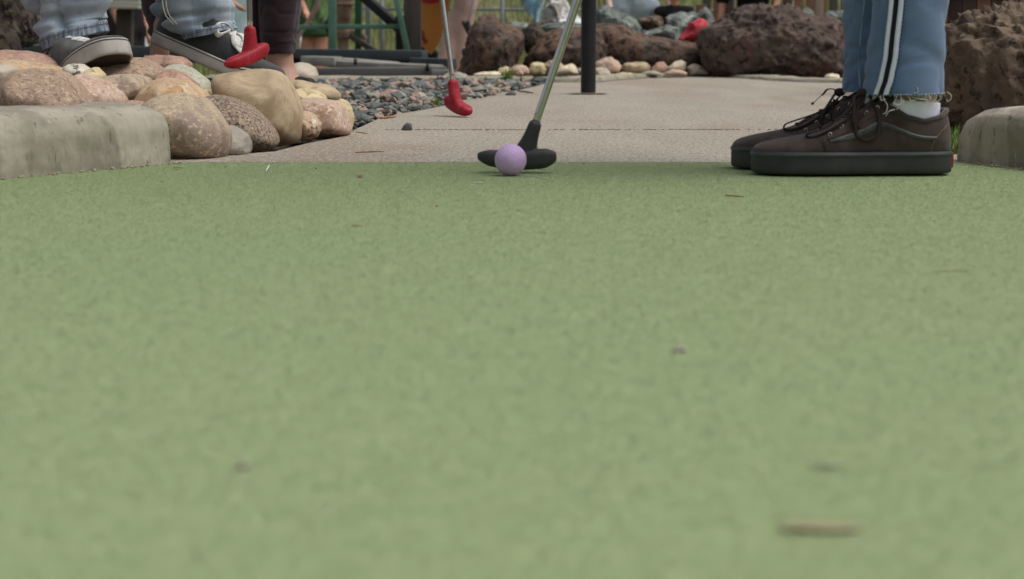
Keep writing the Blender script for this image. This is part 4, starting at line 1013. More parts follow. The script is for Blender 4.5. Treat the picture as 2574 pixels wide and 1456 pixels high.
# ---- the person on the right: cropped jeans with a side stripe, dark brown shoes
ny, fy = 2.42, 2.525
toeN, toeF = .325, .311
fig = figure('person in cropped blue jeans with a white and navy side stripe and dark brown sneakers', [(toeN + .205, ny, .03), (toeF + .20, fy, .03)], 1.66, (-1, 0), m_skin, legs=.80,
             hands=[(.42, 2.30, .92), (.40, 2.46, .86)], hip=(.53, 2.47, .86), vox=.006, feet_shape=False)
P1 = fig[0]
garment(fig, 'shirt', m_greyc, ('to', 'ual', 'uar'), .016)
NS = Shoe(Matrix.Translation((toeN, ny, .0035)), 267, -1, parent=P1)
FS = Shoe(Matrix.Translation((toeF, fy, .0035)) @ Matrix.Rotation(R(1.5), 4, 'Z'), 262, 1, parent=P1)
for sh in (NS, FS):
    sh.upper(m_suede); sh.sole(m_sole, m_band, m_sole); sh.tongue(m_suede2); sh.laces(m_lace)
    sh.eyelets(-1, m_eyelet)
    ca = lambda L: [((x - 315) * .1695, (1400 - y) * .1695) for x, y in L]
    sh.strip(-1, ca([(880, 1140), (960, 1122), (1060, 1098), (1160, 1058), (1245, 1012), (1310, 1012), (1400, 1045), (1500, 1088), (1600, 1112), (1715, 1120)]), [3.5, 6.5, 8, 8, 7, 6.5, 6, 5.5, 5, 4.5], m_leather, 'side_stripe')
    sh.line(-1, ca([(1000, 1108), (1160, 1062), (1250, 1014), (1310, 1014), (1400, 1047), (1500, 1090), (1600, 1114)]), .35, m_sole, 'seam', 1.5)
    sh.line(-1, ca([(1835, 1010), (1770, 1055), (1715, 1110), (1685, 1170), (1672, 1225)]), .5, m_thread, 'seam')
    sh.line(-1, ca([(800, 1080), (830, 1140), (850, 1225)]), .35, m_darkline, 'seam')
    sh.line(-1, ca([(700, 1110), (760, 1110), (800, 1130), (830, 1180), (835, 1225)]), .35, m_darkline, 'seam')
    sh.line(-1, ca([(860, 1130), (980, 1085), (1100, 1020), (1200, 960), (1290, 905)]), .35, m_darkline, 'seam')
    # padded collar
    V = []; nn = 40; mbp = MB()
    pts = []
    for i in range(nn):
        a = i / (nn - 1); xb = 172 + a * 92
        pts.append(sh.T(sh.surf(-1, min(263.9, xb), .965) + Vector((0, 0, -.5))))
    pts2 = [sh.T(sh.surf(1, min(263.9, 172 + (1 - i / (nn - 1)) * 92), .965)) for i in range(nn)]
    mbp.tube(pts + pts2[1:], .0036, 8, smooth=1); mbp.build('collar', m_suede2, sh.root)
    mb = MB(); a = sh.T((264.5, 0, 17)); mb.box(a, (.0045, .022, .020), bev=.001); mb.build('heel_tab', m_redtab, sh.root)
# bow of the near shoe
def cy3(L, y): return [((x - 315) * .1695, (yy_ if yy_ is not None else y), (1400 - y_) * .1695) for (x, y_, yy_) in L]
def fx(L, y):    # the same view, carried back to the farther shoe
    return [(((toeN * 1000 + x) * fy / ny - toeF * 1000), y_, 188 - (188 - z) * fy / ny) for x, y_, z in cy3(L, y)]
NS.lace_run(cy3([(1160, 775, -6), (1105, 880, -26), (1075, 1000, -40), (1085, 1095, -44), (1150, 1135, -47), (1220, 1110, -46), (1262, 1040, -43), (1250, 900, -36), (1195, 775, -12)], 0), m_lace)
NS.lace_run(cy3([(1180, 770, -8), (1090, 850, -22), (960, 960, -34), (850, 1040, -36), (745, 1075, -34), (705, 1095, -30), (745, 1118, -34), (830, 1085, -37), (980, 1000, -37), (1130, 870, -24), (1185, 780, -10)], 0), m_lace)
NS.lace_run(cy3([(1170, 775, -10), (1080, 800, -22), (1070, 900, -34), (1055, 1000, -40)], 0), m_lace)
NS.lace_run(cy3([(1170, 775, -8), (1230, 790, -20), (1150, 900, -34), (1095, 980, -38), (1110, 1040, -42)], 0), m_lace, 1.9)
mb = MB(); mb.ell(NS.T((145, -5, 106)), (.009, .009, .0065)); mb.build('lace_knot', m_lace, NS.root)
FS.lace_run(fx([(1010, 790, -4), (960, 745, -6), (900, 742, -10), (865, 775, -14), (850, 785, -16)], 0), m_lace, 2.2)
FS.lace_run(fx([(850, 785, -16), (815, 815, -17), (780, 848, -18)], 0), m_aglet, 1.2, 'lace_tip')
mb = MB(); mb.ell(FS.T(fx([(773, 852, -18)], 0)[0]), (.002, .002, .002)); mb.build('lace_tip', m_aglet, FS.root)
FS.lace_run(fx([(1000, 800, -8), (900, 880, -20), (760, 940, -26), (620, 985, -28), (548, 1015, -27), (545, 1055, -30), (620, 1050, -34), (720, 1010, -36), (850, 930, -30), (980, 830, -16)], 0), m_lace, 2.2)
FS.lace_run(fx([(960, 780, -8), (860, 900, -30), (820, 980, -38), (870, 1030, -40), (900, 960, -36), (950, 820, -16)], 0), m_lace, 2.2)
mb = MB(); mb.ell(FS.T((150, -4, 104)), (.008, .008, .006)); mb.build('lace_knot', m_lace, FS.root)
# socks
for base, yv, nm in ((toeN, ny, 0), (toeF, fy, 1)):
    V, Fc = loft([((base + .190, yv, .050), .052, .030, R(-8), 0), ((base + .205, yv, .072), .045, .0285, R(-6), 0), ((base + .209, yv, .089), .0420, .0315, R(-5), 0), ((base + .2125, yv, .0985), .0390, .033, R(-5), 0), ((base + .2130, yv, .1005), .036, .031, R(-5), 0), ((base + .2135, yv, .098), .030, .028, R(-5), 0)], 4, 48, amp=.0006, freq=60)
    mk('sock', V, Fc, m_sock, P1)
    V, Fc = loft([((base + .2165, yv, .086), .025, .024, 0, 0), ((base + .2175, yv, .105), .0280, .027, 0, 0), ((base + .218, yv, .14), .032, .031, 0, 0), ((base + .212, yv, .22), .042, .040, 0, 0), ((base + .208, yv, .30), .048, .045, 0, 0)], 4, 40)
    mk('lower_leg', V, Fc, m_skin, P1)
# jeans
jr = lambda base, yv, c, z, a, b, t=0: ((base + c, yv, z), a, b, t, 0)
nearR = [jr(toeN, ny, .2010, .1085, .0535, .050, R(1)), jr(toeN, ny, .2010, .112, .0537, .050, R(1)), jr(toeN, ny, .202, .14, .0530, .050, R(.5)), jr(toeN, ny, .2035, .18, .0515, .050), jr(toeN, ny, .2065, .235, .0505, .050), jr(toeN, ny, .2055, .30, .053, .052), jr(toeN, ny, .203, .40, .060, .058), jr(toeN, ny, .198, .50, .064, .062), ((.53, 2.43, .70), .078, .072, 0, 0), ((.535, 2.45, .84), .092, .082, 0, 0), ((.535, 2.47, .93), .098, .09, 0, 0), ((.535, 2.47, 1.0), .092, .098, 0, 0)]
farR = [jr(toeF, fy, .199, .1085, .046, .047), jr(toeF, fy, .199, .112, .0465, .047), jr(toeF, fy, .199, .145, .046, .047), jr(toeF, fy, .198, .18, .0465, .047), jr(toeF, fy, .196, .235, .0460, .05), jr(toeF, fy, .195, .30, .049, .052), jr(toeF, fy, .196, .40, .057, .058), jr(toeF, fy, .19, .50, .064, .062), ((.53, 2.515, .70), .078, .072, 0, 0), ((.535, 2.50, .84), .092, .082, 0, 0), ((.535, 2.48, .93), .096, .09, 0, 0)]
JN = MB()
V, Fc = loft(nearR, 8, 96, amp=.0026, freq=24, crease=.0026, cfreq=14, seed=2); JN.add(V, Fc); nearV = V
V, Fc = loft(farR, 8, 96, amp=.003, freq=30, crease=.0040, cfreq=22, seed=5, cstr=(1, 1, 2.2)); JN.add(V, Fc); farV = V
jo = JN.build('jeans', m_denim, P1); jo.modifiers.new('s', 'SOLIDIFY').thickness = .0016
# side stripe: follows the outer surface of the near leg
def on_near(z, x, off):
    """point on the near leg's outer surface at height z and side view offset x"""
    zz = [(r_[0][2], r_[0][0], r_[1], r_[2]) for r_ in nearR]
    for a, b in zip(zz, zz[1:]):
        if a[0] <= z <= b[0]:
            t = (z - a[0]) / (b[0] - a[0]); cx = a[1] + (b[1] - a[1]) * t; ra = a[2] + (b[2] - a[2]) * t; rb = a[3] + (b[3] - a[3]) * t
            c = max(-1, min(1, (x - cx) / ra)); yv = -math.sqrt(max(0, 1 - c * c)) * rb
            return Vector((x, ny + yv, z)) + Vector((c, -math.sqrt(max(0, 1 - c * c)), 0)) * off
    return Vector((x, ny, z))
def ribbon(xa, xb_, m, name, off):
    V = []; k = 60
    for i in range(k + 1):
        z = .109 + (.46 - .109) * i / k
        s0 = lin([(.109, -.002), (.13, .0035), (.16, .008), (.235, .0135), (.30, .016), (.46, .020)], z)
        for j in range(5):
            f = j / 4; x = toeN + s0 + xa + (xb_ - xa) * f
            V.append(on_near(z, x, off + (.0008 if 0 < j < 4 else -.0012)))
    mk(name, V, [(i * 5 + j, i * 5 + j + 1, (i + 1) * 5 + j + 1, (i + 1) * 5 + j) for i in range(k) for j in range(4)], m, P1)
ribbon(.1590, .1640, m_stripew, 'stripe', .0035)
ribbon(.1638, .1695, m_stripek, 'stripe', .0032)
ribbon(.1693, .1755, m_stripew, 'stripe', .0035)
mb = MB()
for i in range(64):
    z = .112 + i * .0054; s0 = lin([(.109, -.002), (.13, .0035), (.16, .008), (.235, .0135), (.30, .016), (.46, .020)], z)
    mb.box(on_near(z, toeN + s0 + .1768, .0035), (.0016, .0012, .0030))
mb.build('stripe_stitching', mat('navy_stitch', S((44, 58, 96)), None, 10, .9), P1)
# frayed hems
mb = MB()
for side_, Vv, cc in ((0, nearV, 110), (1, farV, 60)):
    for i in range(cc):
        j = rnd.randrange(96); p = Vector(Vv[j]); c = Vector((toeN + .2035, ny, p.z)) if side_ == 0 else Vector((toeF + .199, fy, p.z))
        o_ = (p - c).normalized(); L_ = abs(rnd.gauss(.003, .003))
        p2 = p + Vector((rnd.gauss(0, .002), rnd.gauss(0, .001), -L_)) + o_ * .001; mb.tube([p + Vector((0, 0, .002)) + o_ * .0012, p2], .00035, 4, smooth=1)
ffs = [[(1545, 700), (1550, 735), (1520, 745), (1515, 775), (1570, 790), (1620, 800), (1650, 832), (1690, 815), (1735, 790), (1720, 765)], [(1590, 750), (1610, 790), (1650, 800), (1640, 760)], [(1778, 735), (1812, 760), (1812, 790), (1786, 810), (1778, 790)], [(1385, 790), (1370, 820), (1400, 835), (1430, 815), (1420, 780)],
       [(1285, 760), (1290, 790), (1320, 840), (1310, 890), (1290, 905)], [(1375, 870), (1330, 885), (1310, 920)], [(1440, 780), (1445, 815), (1420, 850), (1390, 870)], [(1700, 760), (1690, 800), (1650, 815)], [(1260, 770), (1270, 800), (1300, 790)], [(1480, 775), (1500, 800), (1540, 795)]]
for L_ in ffs:
    mb.tube([(toeN + (x - 315) * .1695e-3, ny - .050 + .002 * math.sin(x), (1400 - y) * .1695e-3) for x, y in L_], .00062, 5, smooth=5)
mb.build('frayed_hem', m_fray, P1)
# side seam on the far leg
mb = MB(); mb.tube([(toeF + .152 + .01 * math.sin(z * 30) * .3 + .017, fy - .0475, z) for z in (.115, .14, .17, .2, .24, .30)], .0011, 6); mb.build('seam', m_denimcuff, P1)

# ---- the person on the left: light jeans, black and white sneakers, standing on the stones
DA, DB = 3.42, 3.63
Atoe = P(315, 118, DA - .13); Ahl = P(132, 150, DA + .05)
figB = figure('person in baggy light grey blue jeans and black and white sneakers standing on the stones', [tuple(P(470, 150, DB)), tuple(P(185, 150, DA))], 1.70, (1, -.35), m_skin, legs=.72,
              hip=(-.78, 3.66, 1.02), hands=[(-.50, 3.28, .98), (-.58, 3.22, .90)], vox=.012, feet_shape=False)
P2 = figB[0]
garment(figB, 'shirt', m_black, ('to', 'ual', 'uar'), .018)
def face_x(toe, pitch, yaw, roll=0):
    # the shoe's local +x runs from toe to heel, so turn it half way round to point its toe to +X
    return Matrix.Translation(toe) @ Matrix.Rotation(yaw, 4, 'Z') @ Matrix.Rotation(pitch, 4, 'Y') @ Matrix.Rotation(roll, 4, 'X') @ Matrix.Rotation(math.pi, 4, 'Z')
SA = Shoe(face_x(P(300, 136, 3.22), R(-21), R(-49)), 270, 1, fox=32, parent=P2)
SB = Shoe(face_x(P(702, 240, 3.60), R(22.5), R(-5)), 280, 1, fox=27, parent=P2, flex=R(9))
for sh in (SA, SB):
    sh.upper(m_canvas_blk); rim = sh.sole(m_whitesole, m_whitesole, m_under, band=False); sh.tongue(m_canvas_blk); sh.laces(m_whitelace, r=4.6)
    for z0, z1, mm in ((sh.fox - 5, sh.fox - 3.2, m_darkline),):
        a, b = rim(2.2, z0), rim(2.2, z1); n = len(a)
        mk('foxing_stripe', a + b, [(i, n + i, n + (i + 1) % n, (i + 1) % n) for i in range(n)], mm, sh.root)
    sd_ = 1
    for sdd in (1, -1):
        sh.line(sdd, [(84, 56), (92, 46), (98, 40), (100, 33)], .6, m_greythread, 'seam')
        sh.line(sdd, [(150, 82), (165, 66), (190, 52), (200, 40), (203, 33)], .6, m_greythread, 'seam')
    mbp = MB(); nn = 30
    pts = [sh.T(sh.surf(1, min(263.9, 172 + i / (nn - 1) * 92), .97)) for i in range(nn)] + [sh.T(sh.surf(-1, min(263.9, 172 + (1 - i / (nn - 1)) * 92), .97)) for i in range(1, nn)]
    mbp.tube(pts, .0034, 8, smooth=1); mbp.build('collar', m_canvas_blk, sh.root)
# loose bow of the right sneaker
SB.lace_run([(120, 4, 80), (108, 14, 84), (96, 26, 82), (88, 38, 72), (94, 44, 62), (106, 40, 66), (116, 26, 76), (122, 8, 82)], m_whitelace, 6.0, flat=.30)
SB.lace_run([(126, 4, 84), (140, 16, 92), (150, 30, 88), (148, 40, 76), (140, 42, 68), (134, 32, 72), (128, 14, 82)], m_whitelace, 6.0, flat=.30)
SB.lace_run([(118, 4, 80), (104, 30, 76), (98, 44, 62), (84, 48, 56), (74, 46, 54)], m_whitelace, 5.2, flat=.30)
# side mark on the left sneaker
def side_text(sh, txt, x, z, size, m, sd=1):
    cu = bpy.data.curves.new('t', 'FONT'); cu.body = txt; cu.size = size; cu.extrude = .1; to = bpy.data.objects.new('t', cu); col.objects.link(to)
    dg = bpy.context.evaluated_depsgraph_get(); me = to.evaluated_get(dg).to_mesh()
    V = [v.co.copy() for v in me.vertices]; Fc = [tuple(p.vertices) for p in me.polygons]
    to.to_mesh_clear(); bpy.data.objects.remove(to)
    out = []
    for v in V:
        b = sh.find(sd, x - v.x * sd if sd > 0 else x + v.x, z + v.y)[3]; out.append(sh.T((b.x, b.y + sd * (.5 + v.z * 2), b.z)))
    return mk('side_mark', out, Fc, m, sh.root, smooth=False)
side_text(SA, 'VANS', 208, 58, 13, m_whitelace)
# jeans
def rg(l, r_, D, b): return ring(P(l[0], l[1], D), P(r_[0], r_[1], D), b)
RA = [rg((116, 130), (268, 80), DA, .080), rg((105, 100), (264, 54), DA, .082), rg((99, 90), (262, 44), DA, .076), rg((84, 72), (268, 44), DA, .074), rg((92, 52), (272, 30), DA, .066), rg((80, 38), (276, 14), DA, .078), rg((68, 16), (278, 2), DA, .082), rg((60, -4), (276, -14), DA, .084), rg((48, -60), (268, -66), DA + .02, .085)]
RB = [rg((455, 105), (594, 72), DB, .072), rg((448, 90), (585, 57), DB, .074), rg((414, 80), (582, 52), DB, .072), rg((392, 64), (581, 40), DB, .076), rg((397, 48), (580, 30), DB, .070), rg((386, 38), (582, 18), DB, .078), rg((374, 20), (578, 6), DB, .080), rg((372, -2), (572, -12), DB, .082), rg((376, -60), (560, -66), DB, .084)]
up = [((-.80, 3.58, .62), .10, .10, 0, 0), ((-.80, 3.63, .90), .12, .12, 0, 0), ((-.78, 3.66, 1.05), .15, .12, 0, 0), ((-.78, 3.66, 1.14), .15, .12, 0, 0)]
up2 = [((-.74, 3.70, .62), .10, .10, 0, 0), ((-.76, 3.68, .90), .12, .12, 0, 0), ((-.78, 3.66, 1.04), .15, .12, 0, 0)]
JN = MB()
for rr_, uu, sd_ in ((RA, up, 3), (RB, up2, 8)):
    V, Fc = loft(rr_ + uu, 8, 96, amp=.012, freq=13, crease=.024, cfreq=7.0, seed=sd_, cstr=(1.0, 1, 2.0), fade=lambda t: .35 + .65 * min(1, t * 12)); JN.add(V, Fc)
jo = JN.build('jeans', m_denim2, P2); jo.modifiers.new('s', 'SOLIDIFY').thickness = .002
for rr_ in (RA, RB):
    q = [(r_[0], r_[1] + .0022, r_[2] + .0022, r_[3], r_[4]) for r_ in rr_[:2]]
    V, Fc = loft(q, 6, 96, amp=.0022, freq=60); o = mk('cuff', V, Fc, m_denimcuff, P2); o.modifiers.new('s', 'SOLIDIFY').thickness = .003
    (c, a, b, t, _) = q[1]; mb = MB(); N_ = 110
    for i in range(N_):
        a0, a1 = 2 * math.pi * i / N_, 2 * math.pi * (i + .6) / N_
        pt = lambda an: c + Vector((math.cos(t), 0, math.sin(t))) * math.cos(an) * (a + .002) + Vector((0, 1, 0)) * math.sin(an) * (b + .002) + Vector((.0, 0, -.006))
        mb.tube([pt(a0), pt(a1)], .0007, 4, smooth=1)
    mb.build('cuff_stitching', m_stitch, P2)
# side seam with chain stitching on the right leg
mb = MB(); sp = [P(408, 2, DB - .082), P(410, 20, DB - .084), P(418, 42, DB - .084), P(436, 62, DB - .082)]
mb.tube(sp, .0016, 6); mb.tube([p + Vector((.007, 0, 0)) for p in sp], .0012, 6); mb.build('side_seam', m_stitchw, P2)
# bare ankles inside
for c0, c1 in ((SA.T((215, 0, 60)), RA[3][0]), (SB.T((215, 0, 60)), RB[3][0])):
    mb = MB(); mb.capsule(c0, c1, .033, .040); mb.build('ankle', m_skin, P2)

# ---- the person behind with maroon leggings and a bare ankle
D3 = 4.22
figC = figure('person in dark maroon leggings with a bare ankle behind the pile of stones', [(P(702, 205, D3).x, D3 + .01, -.01), (P(394, 165, 4.45).x, 4.45, -.03)], 1.62, (.75, -.66), m_skin2, legs=.60, hip=(-.70, 4.38, .86), vox=.007)
P3 = figC[0]; J3 = figC[1]
garment(figC, 'top', m_plum, ('to', 'ual', 'uar', 'fal', 'far'), .014, label='plum knitted top')
def rgd(l, r_, v, D, b): return ring(P(l, v, D), P(r_, v, D), b)
L3 = [rgd(660, 740, 135, D3, .041), rgd(659, 745, 122, D3, .043), rgd(655, 748, 105, D3, .045), rgd(652, 747, 92, D3, .046), rgd(654, 752, 70, D3, .048), rgd(650, 756, 35, D3, .050), rgd(648, 758, 0, D3, .052), rgd(640, 762, -60, D3, .055), ((-.60, 4.28, .55), .075, .07, 0, 0), ((-.66, 4.34, .78), .09, .085, 0, 0), ((-.70, 4.38, .90), .13, .10, 0, 0), ((-.70, 4.38, 1.0), .12, .10, 0, 0)]
L4 = [rgd(379, 424, 127, 4.45, .022), rgd(378, 428, 110, 4.45, .026), rgd(377, 436, 94, 4.45, .030), rgd(371, 444, 80, 4.45, .036), rgd(373, 452, 68, 4.45, .040), rgd(362, 462, 40, 4.45, .048), rgd(356, 470, 4, 4.45, .052), ((-.84, 4.43, .40), .06, .056, 0, 0), ((-.78, 4.42, .60), .075, .07, 0, 0), ((-.73, 4.40, .80), .09, .085, 0, 0), ((-.70, 4.38, .92), .12, .095, 0, 0)]
JN = MB()
V, Fc = loft(L3, 7, 64, amp=.003, freq=24, crease=.003, cfreq=16, seed=1, cstr=(1, 1, 3)); JN.add(V, Fc)
V, Fc = loft(L4, 7, 64, amp=.003, freq=24, crease=.003, cfreq=16, seed=4, cstr=(1, 1, 3)); JN.add(V, Fc)
JN.build('leggings', m_maroon, P3).modifiers.new('s', 'SOLIDIFY').thickness = .002
V, Fc = loft([rgd(664, 736, 118, D3, .036), rgd(667, 737, 150, D3, .033), rgd(675, 742, 172, D3, .034), rgd(680, 752, 192, D3 - .01, .038), rgd(682, 765, 206, D3 - .03, .040)], 5, 48); mk('lower_leg', V, Fc, m_skin2, P3)
V, Fc = loft([rgd(378, 400, 120, 4.45, .018), rgd(376, 398, 145, 4.45, .018), rgd(372, 400, 175, 4.45, .022)], 5, 32); mk('lower_leg', V, Fc, m_skin2, P3)
mb = MB(); a = P(700, 215, D3); b = P(775, 214, D3 - .06); mb.capsule(a, b, .02, .016); mb.capsule(P(752, 203, D3 - .03), P(782, 207, D3 - .04), .010, .009); mb.build('sandal', m_sandal, P3)
# hanging plum scarf end beside the leg
V = []; hgt = [(-40, 616, 668), (5, 618, 664), (30, 620, 662), (60, 622, 660), (90, 630, 664), (118, 640, 668)]
for v_, a, b in hgt:
    for k in range(7): V.append(P(a + (b - a) * k / 6, v_, D3 + .03 + .012 * math.sin(k * 2.1)))
o = mk('scarf', V, [(i * 7 + k, i * 7 + k + 1, (i + 1) * 7 + k + 1, (i + 1) * 7 + k) for i in range(5) for k in range(6)], m_plum, P3); o.modifiers.new('s', 'SOLIDIFY').thickness = .006; ss = o.modifiers.new('b', 'SUBSURF'); ss.levels = 2; ss.render_levels = 2

# ------------------------------------------------------------------ background people
def gp(u, D): x = (u - 1286.5) / F * D; return (x, D, H(x, D))
# bare legs by the boulder
D5 = 9.75
f5 = figure('person with bare legs in front of the orange board', [gp(1108, D5), gp(1152, D5 + .05)], 1.58, (.8, -.5), m_skin, legs=1.30, vox=.011, hip=(gp(1196, D5)[0], D5 + .05, H(0, D5) + .80), hands=[(gp(1180, D5)[0], D5 - .25, .62), None])
garment(f5, 'shorts', m_black, ('thl', 'thr'), .016, cut={'thl': .35, 'thr': .35}); garment(f5, 'shirt', m_whitec, ('to', 'ual', 'uar'), .016)
def simple_club(label, top, bot, D, shaft, hs_=1.0):
    a, b = P(top[0], top[1], D), P(bot[0], bot[1], D); d = (a - b).normalized(); r_ = empty('putter', tuple(b), label, 'putter')
    mb = MB(); mb.tube([b, b + d * .8], .007, 10, smooth=1); mb.build('shaft', shaft, r_)
    mb = MB(); mb.tube([b + d * .6, b + d * .85], .012, 10, smooth=1); mb.build('grip', m_grip, r_)
    mb = MB(); mb.capsule(b + Vector((-.022, .02, -.002)) * hs_, b + Vector((.012, -.01, -.068)) * hs_, .012, .013); mb.capsule(b, b + Vector((0, 0, -.03)) * hs_, .011, .014); h_ = mb.build('head', m_rubk, r_); remesh(h_, .004, 2)
simple_club('putter with a bright shaft and black head held before the bare legs', (1188, 4), (1176, 56), D5 - .5, m_white_metal)
D4 = 12.0
hx = P(766, 36, D4 - .12)
f4 = figure('child in a green tie dye shirt and black shorts behind the green frame', [gp(778, D4), gp(812, D4)], 1.40, (-.1, -1), m_skin3, vox=.007, hip=(gp(793, D4)[0], D4, H(0, D4) + .70), hands=[(gp(860, D4)[0], D4, .12 + .2), (hx.x - .0, hx.y, hx.z + .03)])
garment(f4, 'shorts', m_black, ('thl', 'thr'), .020, cut={'thl': .03, 'thr': .03}); garment(f4, 'shirt', m_tie, ('to', 'ual', 'uar'), .008, skirt=[(-.072, .2, .088, .075)], cut={'ual': .7, 'uar': .7})
mb = MB(); mb.tube([P(757, 82, D4 - .2), P(752, 128, D4 - .2)], .006, 10, smooth=1); tag(mb.build('club_shaft', m_white_metal, loc=P(752, 128, D4 - .2)), 'short white club shaft left of the child\'s thigh', 'club')
mb = MB(); mb.tube([P(805, -40, 11.2), P(797, 10, 11.2), P(778, 50, 11.2), P(756, 84, 11.2), P(744, 104, 11.2)], [.018, .018, .016, .013, .011], 10); tag(mb.build('walking_stick', m_stick, loc=P(744, 104, 11.2)), 'smooth bent wooden stick crossing the green shirt', 'stick')
# light blue shirt behind the left red putter
f9 = figure('child in a light blue shirt and grey trousers behind the left red putter', [gp(598, 11.4), gp(618, 11.4)], 1.12, (.3, -1), m_skin3, vox=.012, hands=[(gp(640, 11.3)[0], 11.2, .36), (gp(612, 11.2)[0], 11.1, .36)])
garment(f9, 'shirt', m_lblue, ('to', 'ual', 'uar'), .02, skirt=[(-.03, .2, .10, .08)], cut={'ual': .4, 'uar': .4}); garment(f9, 'trousers', m_greyc, ('thl', 'thr', 'cfl', 'cfr', 'shl', 'shr'), .014)
f10 = figure('child in black shorts and brown boots between the two sneakers', [gp(339, 10.9), gp(346, 10.95)], 1.1, (1, -.3), m_skin3, vox=.012)
garment(f10, 'shorts', m_black, ('thl', 'thr', 'to'), .018, cut={'thl': .8, 'thr': .8}); garment(f10, 'boots', m_boot, ('shl', 'shr', 'ftl', 'ftr'), .012)
f11 = figure('person in a white skirt and blue green leggings seen between the sneakers', [gp(357, 11.6), gp(370, 11.6)], 1.25, (.2, -1), m_skin2, vox=.012)
garment(f11, 'leggings', m_bluegr, ('thl', 'thr', 'cfl', 'cfr', 'shl', 'shr', 'ftl', 'ftr'), .012); garment(f11, 'skirt', m_whitec, ('to',), .02, skirt=[(-.2, .02, .13, .08)])
f12 = figure('person in white trousers left of the dark table leg', [gp(278, 11.2), gp(288, 11.25)], 1.2, (1, -.3), m_skin2, vox=.012)
garment(f12, 'trousers', m_whitec, ('thl', 'thr', 'cfl', 'cfr', 'shl', 'shr', 'to'), .012); garment(f12, 'shirt', m_black, ('to', 'ual', 'uar'), .02)
f6 = figure('person in blue jeans behind the pointed grey green slab', [gp(1575, 11.3), gp(1606, 11.3)], 1.5, (.3, -1), m_skin, vox=.012, hands=[None, (gp(1528, 11.0)[0], 11.0, .36)])
garment(f6, 'jeans', m_denim2, ('thl', 'thr', 'cfl', 'cfr', 'shl', 'shr', 'to'), .014); garment(f6, 'shirt', m_whitec, ('che',), .02, skirt=[(.10, .3, .09, .09)])
f7 = figure('small child in a black tank top behind the slabs', [gp(1676, 11.2), gp(1702, 11.2)], .88, (-.2, -1), m_skin3, vox=.009)
garment(f7, 'tank_top', m_black, ('to',), .006, skirt=[(-.02, .16, .085, .07)]); garment(f7, 'shorts', mat('blue_shorts', S((70, 110, 190)), None, 10, .9), ('thl', 'thr'), .014, cut={'thl': .5, 'thr': .5})
f8 = figure('person in black behind the dark red boulder', [gp(1868, 11.8), gp(1898, 11.8)], 1.35, (-.3, -1), m_skin3, vox=.012, hands=[(gp(1934, 11.7)[0], 11.7, .28), None])
garment(f8, 'trousers', m_black, ('thl', 'thr', 'to', 'cfl', 'cfr', 'shl', 'shr'), .024); garment(f8, 'shirt', m_black, ('to', 'ual', 'uar'), .024)

# ------------------------------------------------------------------ background structures
def thing(name, loc, label, cat): return empty(name, tuple(loc), label, cat)
# long slate beam
bm_ = thing('beam', P(600, 136, 9.6), 'long dark slate grey beam running low behind the stones and gravel', 'beam')
mb = MB(); mb.bar(P(-300, 118, 10.6), P(1068, 140, 8.9), .06, .050, .004); mb.build('rail', m_beam, bm_)
mb = MB(); mb.bar(P(1040, 158, 8.85), P(1136, 161, 8.7), .07, .050, .004); mb.build('rail_end', m_beam, bm_)
mb = MB(); mb.bar(P(-300, 150, 10.5), P(1068, 152, 9.0), .03, .030, .002); mb.build('ledge', m_blackiron, bm_)
pk = thing('plank_stack', P(950, 180, 8.3), 'weathered grey planks stacked under the slate beam', 'planks')
mb = MB(); mb.bar(P(800, 184, 8.25), P(1120, 181, 8.2), .10, .046, .003); mb.build('plank', m_plank2, pk)
mb = MB(); mb.bar(P(1085, 182, 8.15), P(1128, 183, 8.15), .06, .026, .003); mb.build('plank', m_skin3 if False else m_plank, pk)
mb = MB(); mb.bar(P(765, 153, 8.75), P(850, 155, 8.7), .10, .045, .004); mb.build('plank', m_plank, pk)
mb = MB(); mb.bar(P(840, 160, 8.75), P(1100, 172, 8.5), .12, .030, .003); mb.build('plank', m_plank, pk)
mb = MB(); mb.bar(P(820, 147, 8.9), P(990, 160, 8.75), .12, .014, .003); mb.build('plank', m_plank, pk)
for u, v, in ((893, 156), (1074, 170), (1103, 183)):
    mb = MB(); mb.box(P(u, v, 8.5 if v < 170 else 8.15), (.014, .03, .028)); mb.build('bolt', m_blackiron, pk)
mb = MB(); mb.bar(P(640, 183, 8.9), P(1120, 190, 8.6), .3, .035, .003); mb.build('plank', m_blackiron, pk)
# green steel frame
D = 9.3
gf = thing('steel_frame', P(900, 130, D), 'green painted steel frame with a slanted leg and crossbar', 'frame')
mb = MB(); mb.bar(P(835, -60, D), P(835, 129, D), .040, .040, .003); mb.build('upright', m_bgreen, gf)
mb = MB(); mb.bar(P(900, -60, D + .5), P(900, 129, D + .5), .034, .034, .003); mb.build('upright', m_dgreen, gf)
mb = MB(); mb.bar(P(983, -60, D), P(1024, 129, D), .030, .030, .003); mb.build('slanted_leg', m_bgreen, gf)
mb = MB(); mb.bar(P(700, 69, D + .05), P(1006, 67, D + .05), .024, .024, .003); mb.build('crossbar', m_bgreen, gf)
dp = thing('timber_post', P(1036, 132, 9.35), 'wide dark brown timber post with black diagonal brace', 'post')
mb = MB(); mb.bar(P(1037, -120, 9.35), P(1037, 135, 9.35), .09, .085, .004); mb.build('post', m_brpost, dp)
mb = MB(); mb.bar(P(895, -25, 9.6), P(1005, 73, 9.5), .05, .045, .003); mb.build('brace', m_blackiron, dp)
mb = MB(); mb.bar(P(1004, 40, 9.5), P(1004, 130, 9.5), .04, .045, .003); mb.build('brace_foot', m_blackiron, dp)
mb = MB(); mb.bar(P(880, 90, 9.8), P(946, 132, 9.75), .03, .030, .003); mb.build('lower_brace', m_brpost, dp)
pu = thing('hand_pump', P(862, 130, 9.9), 'weathered brown iron hand pump behind the green upright', 'pump')
c = lambda u, v: P(u, v, 9.9)
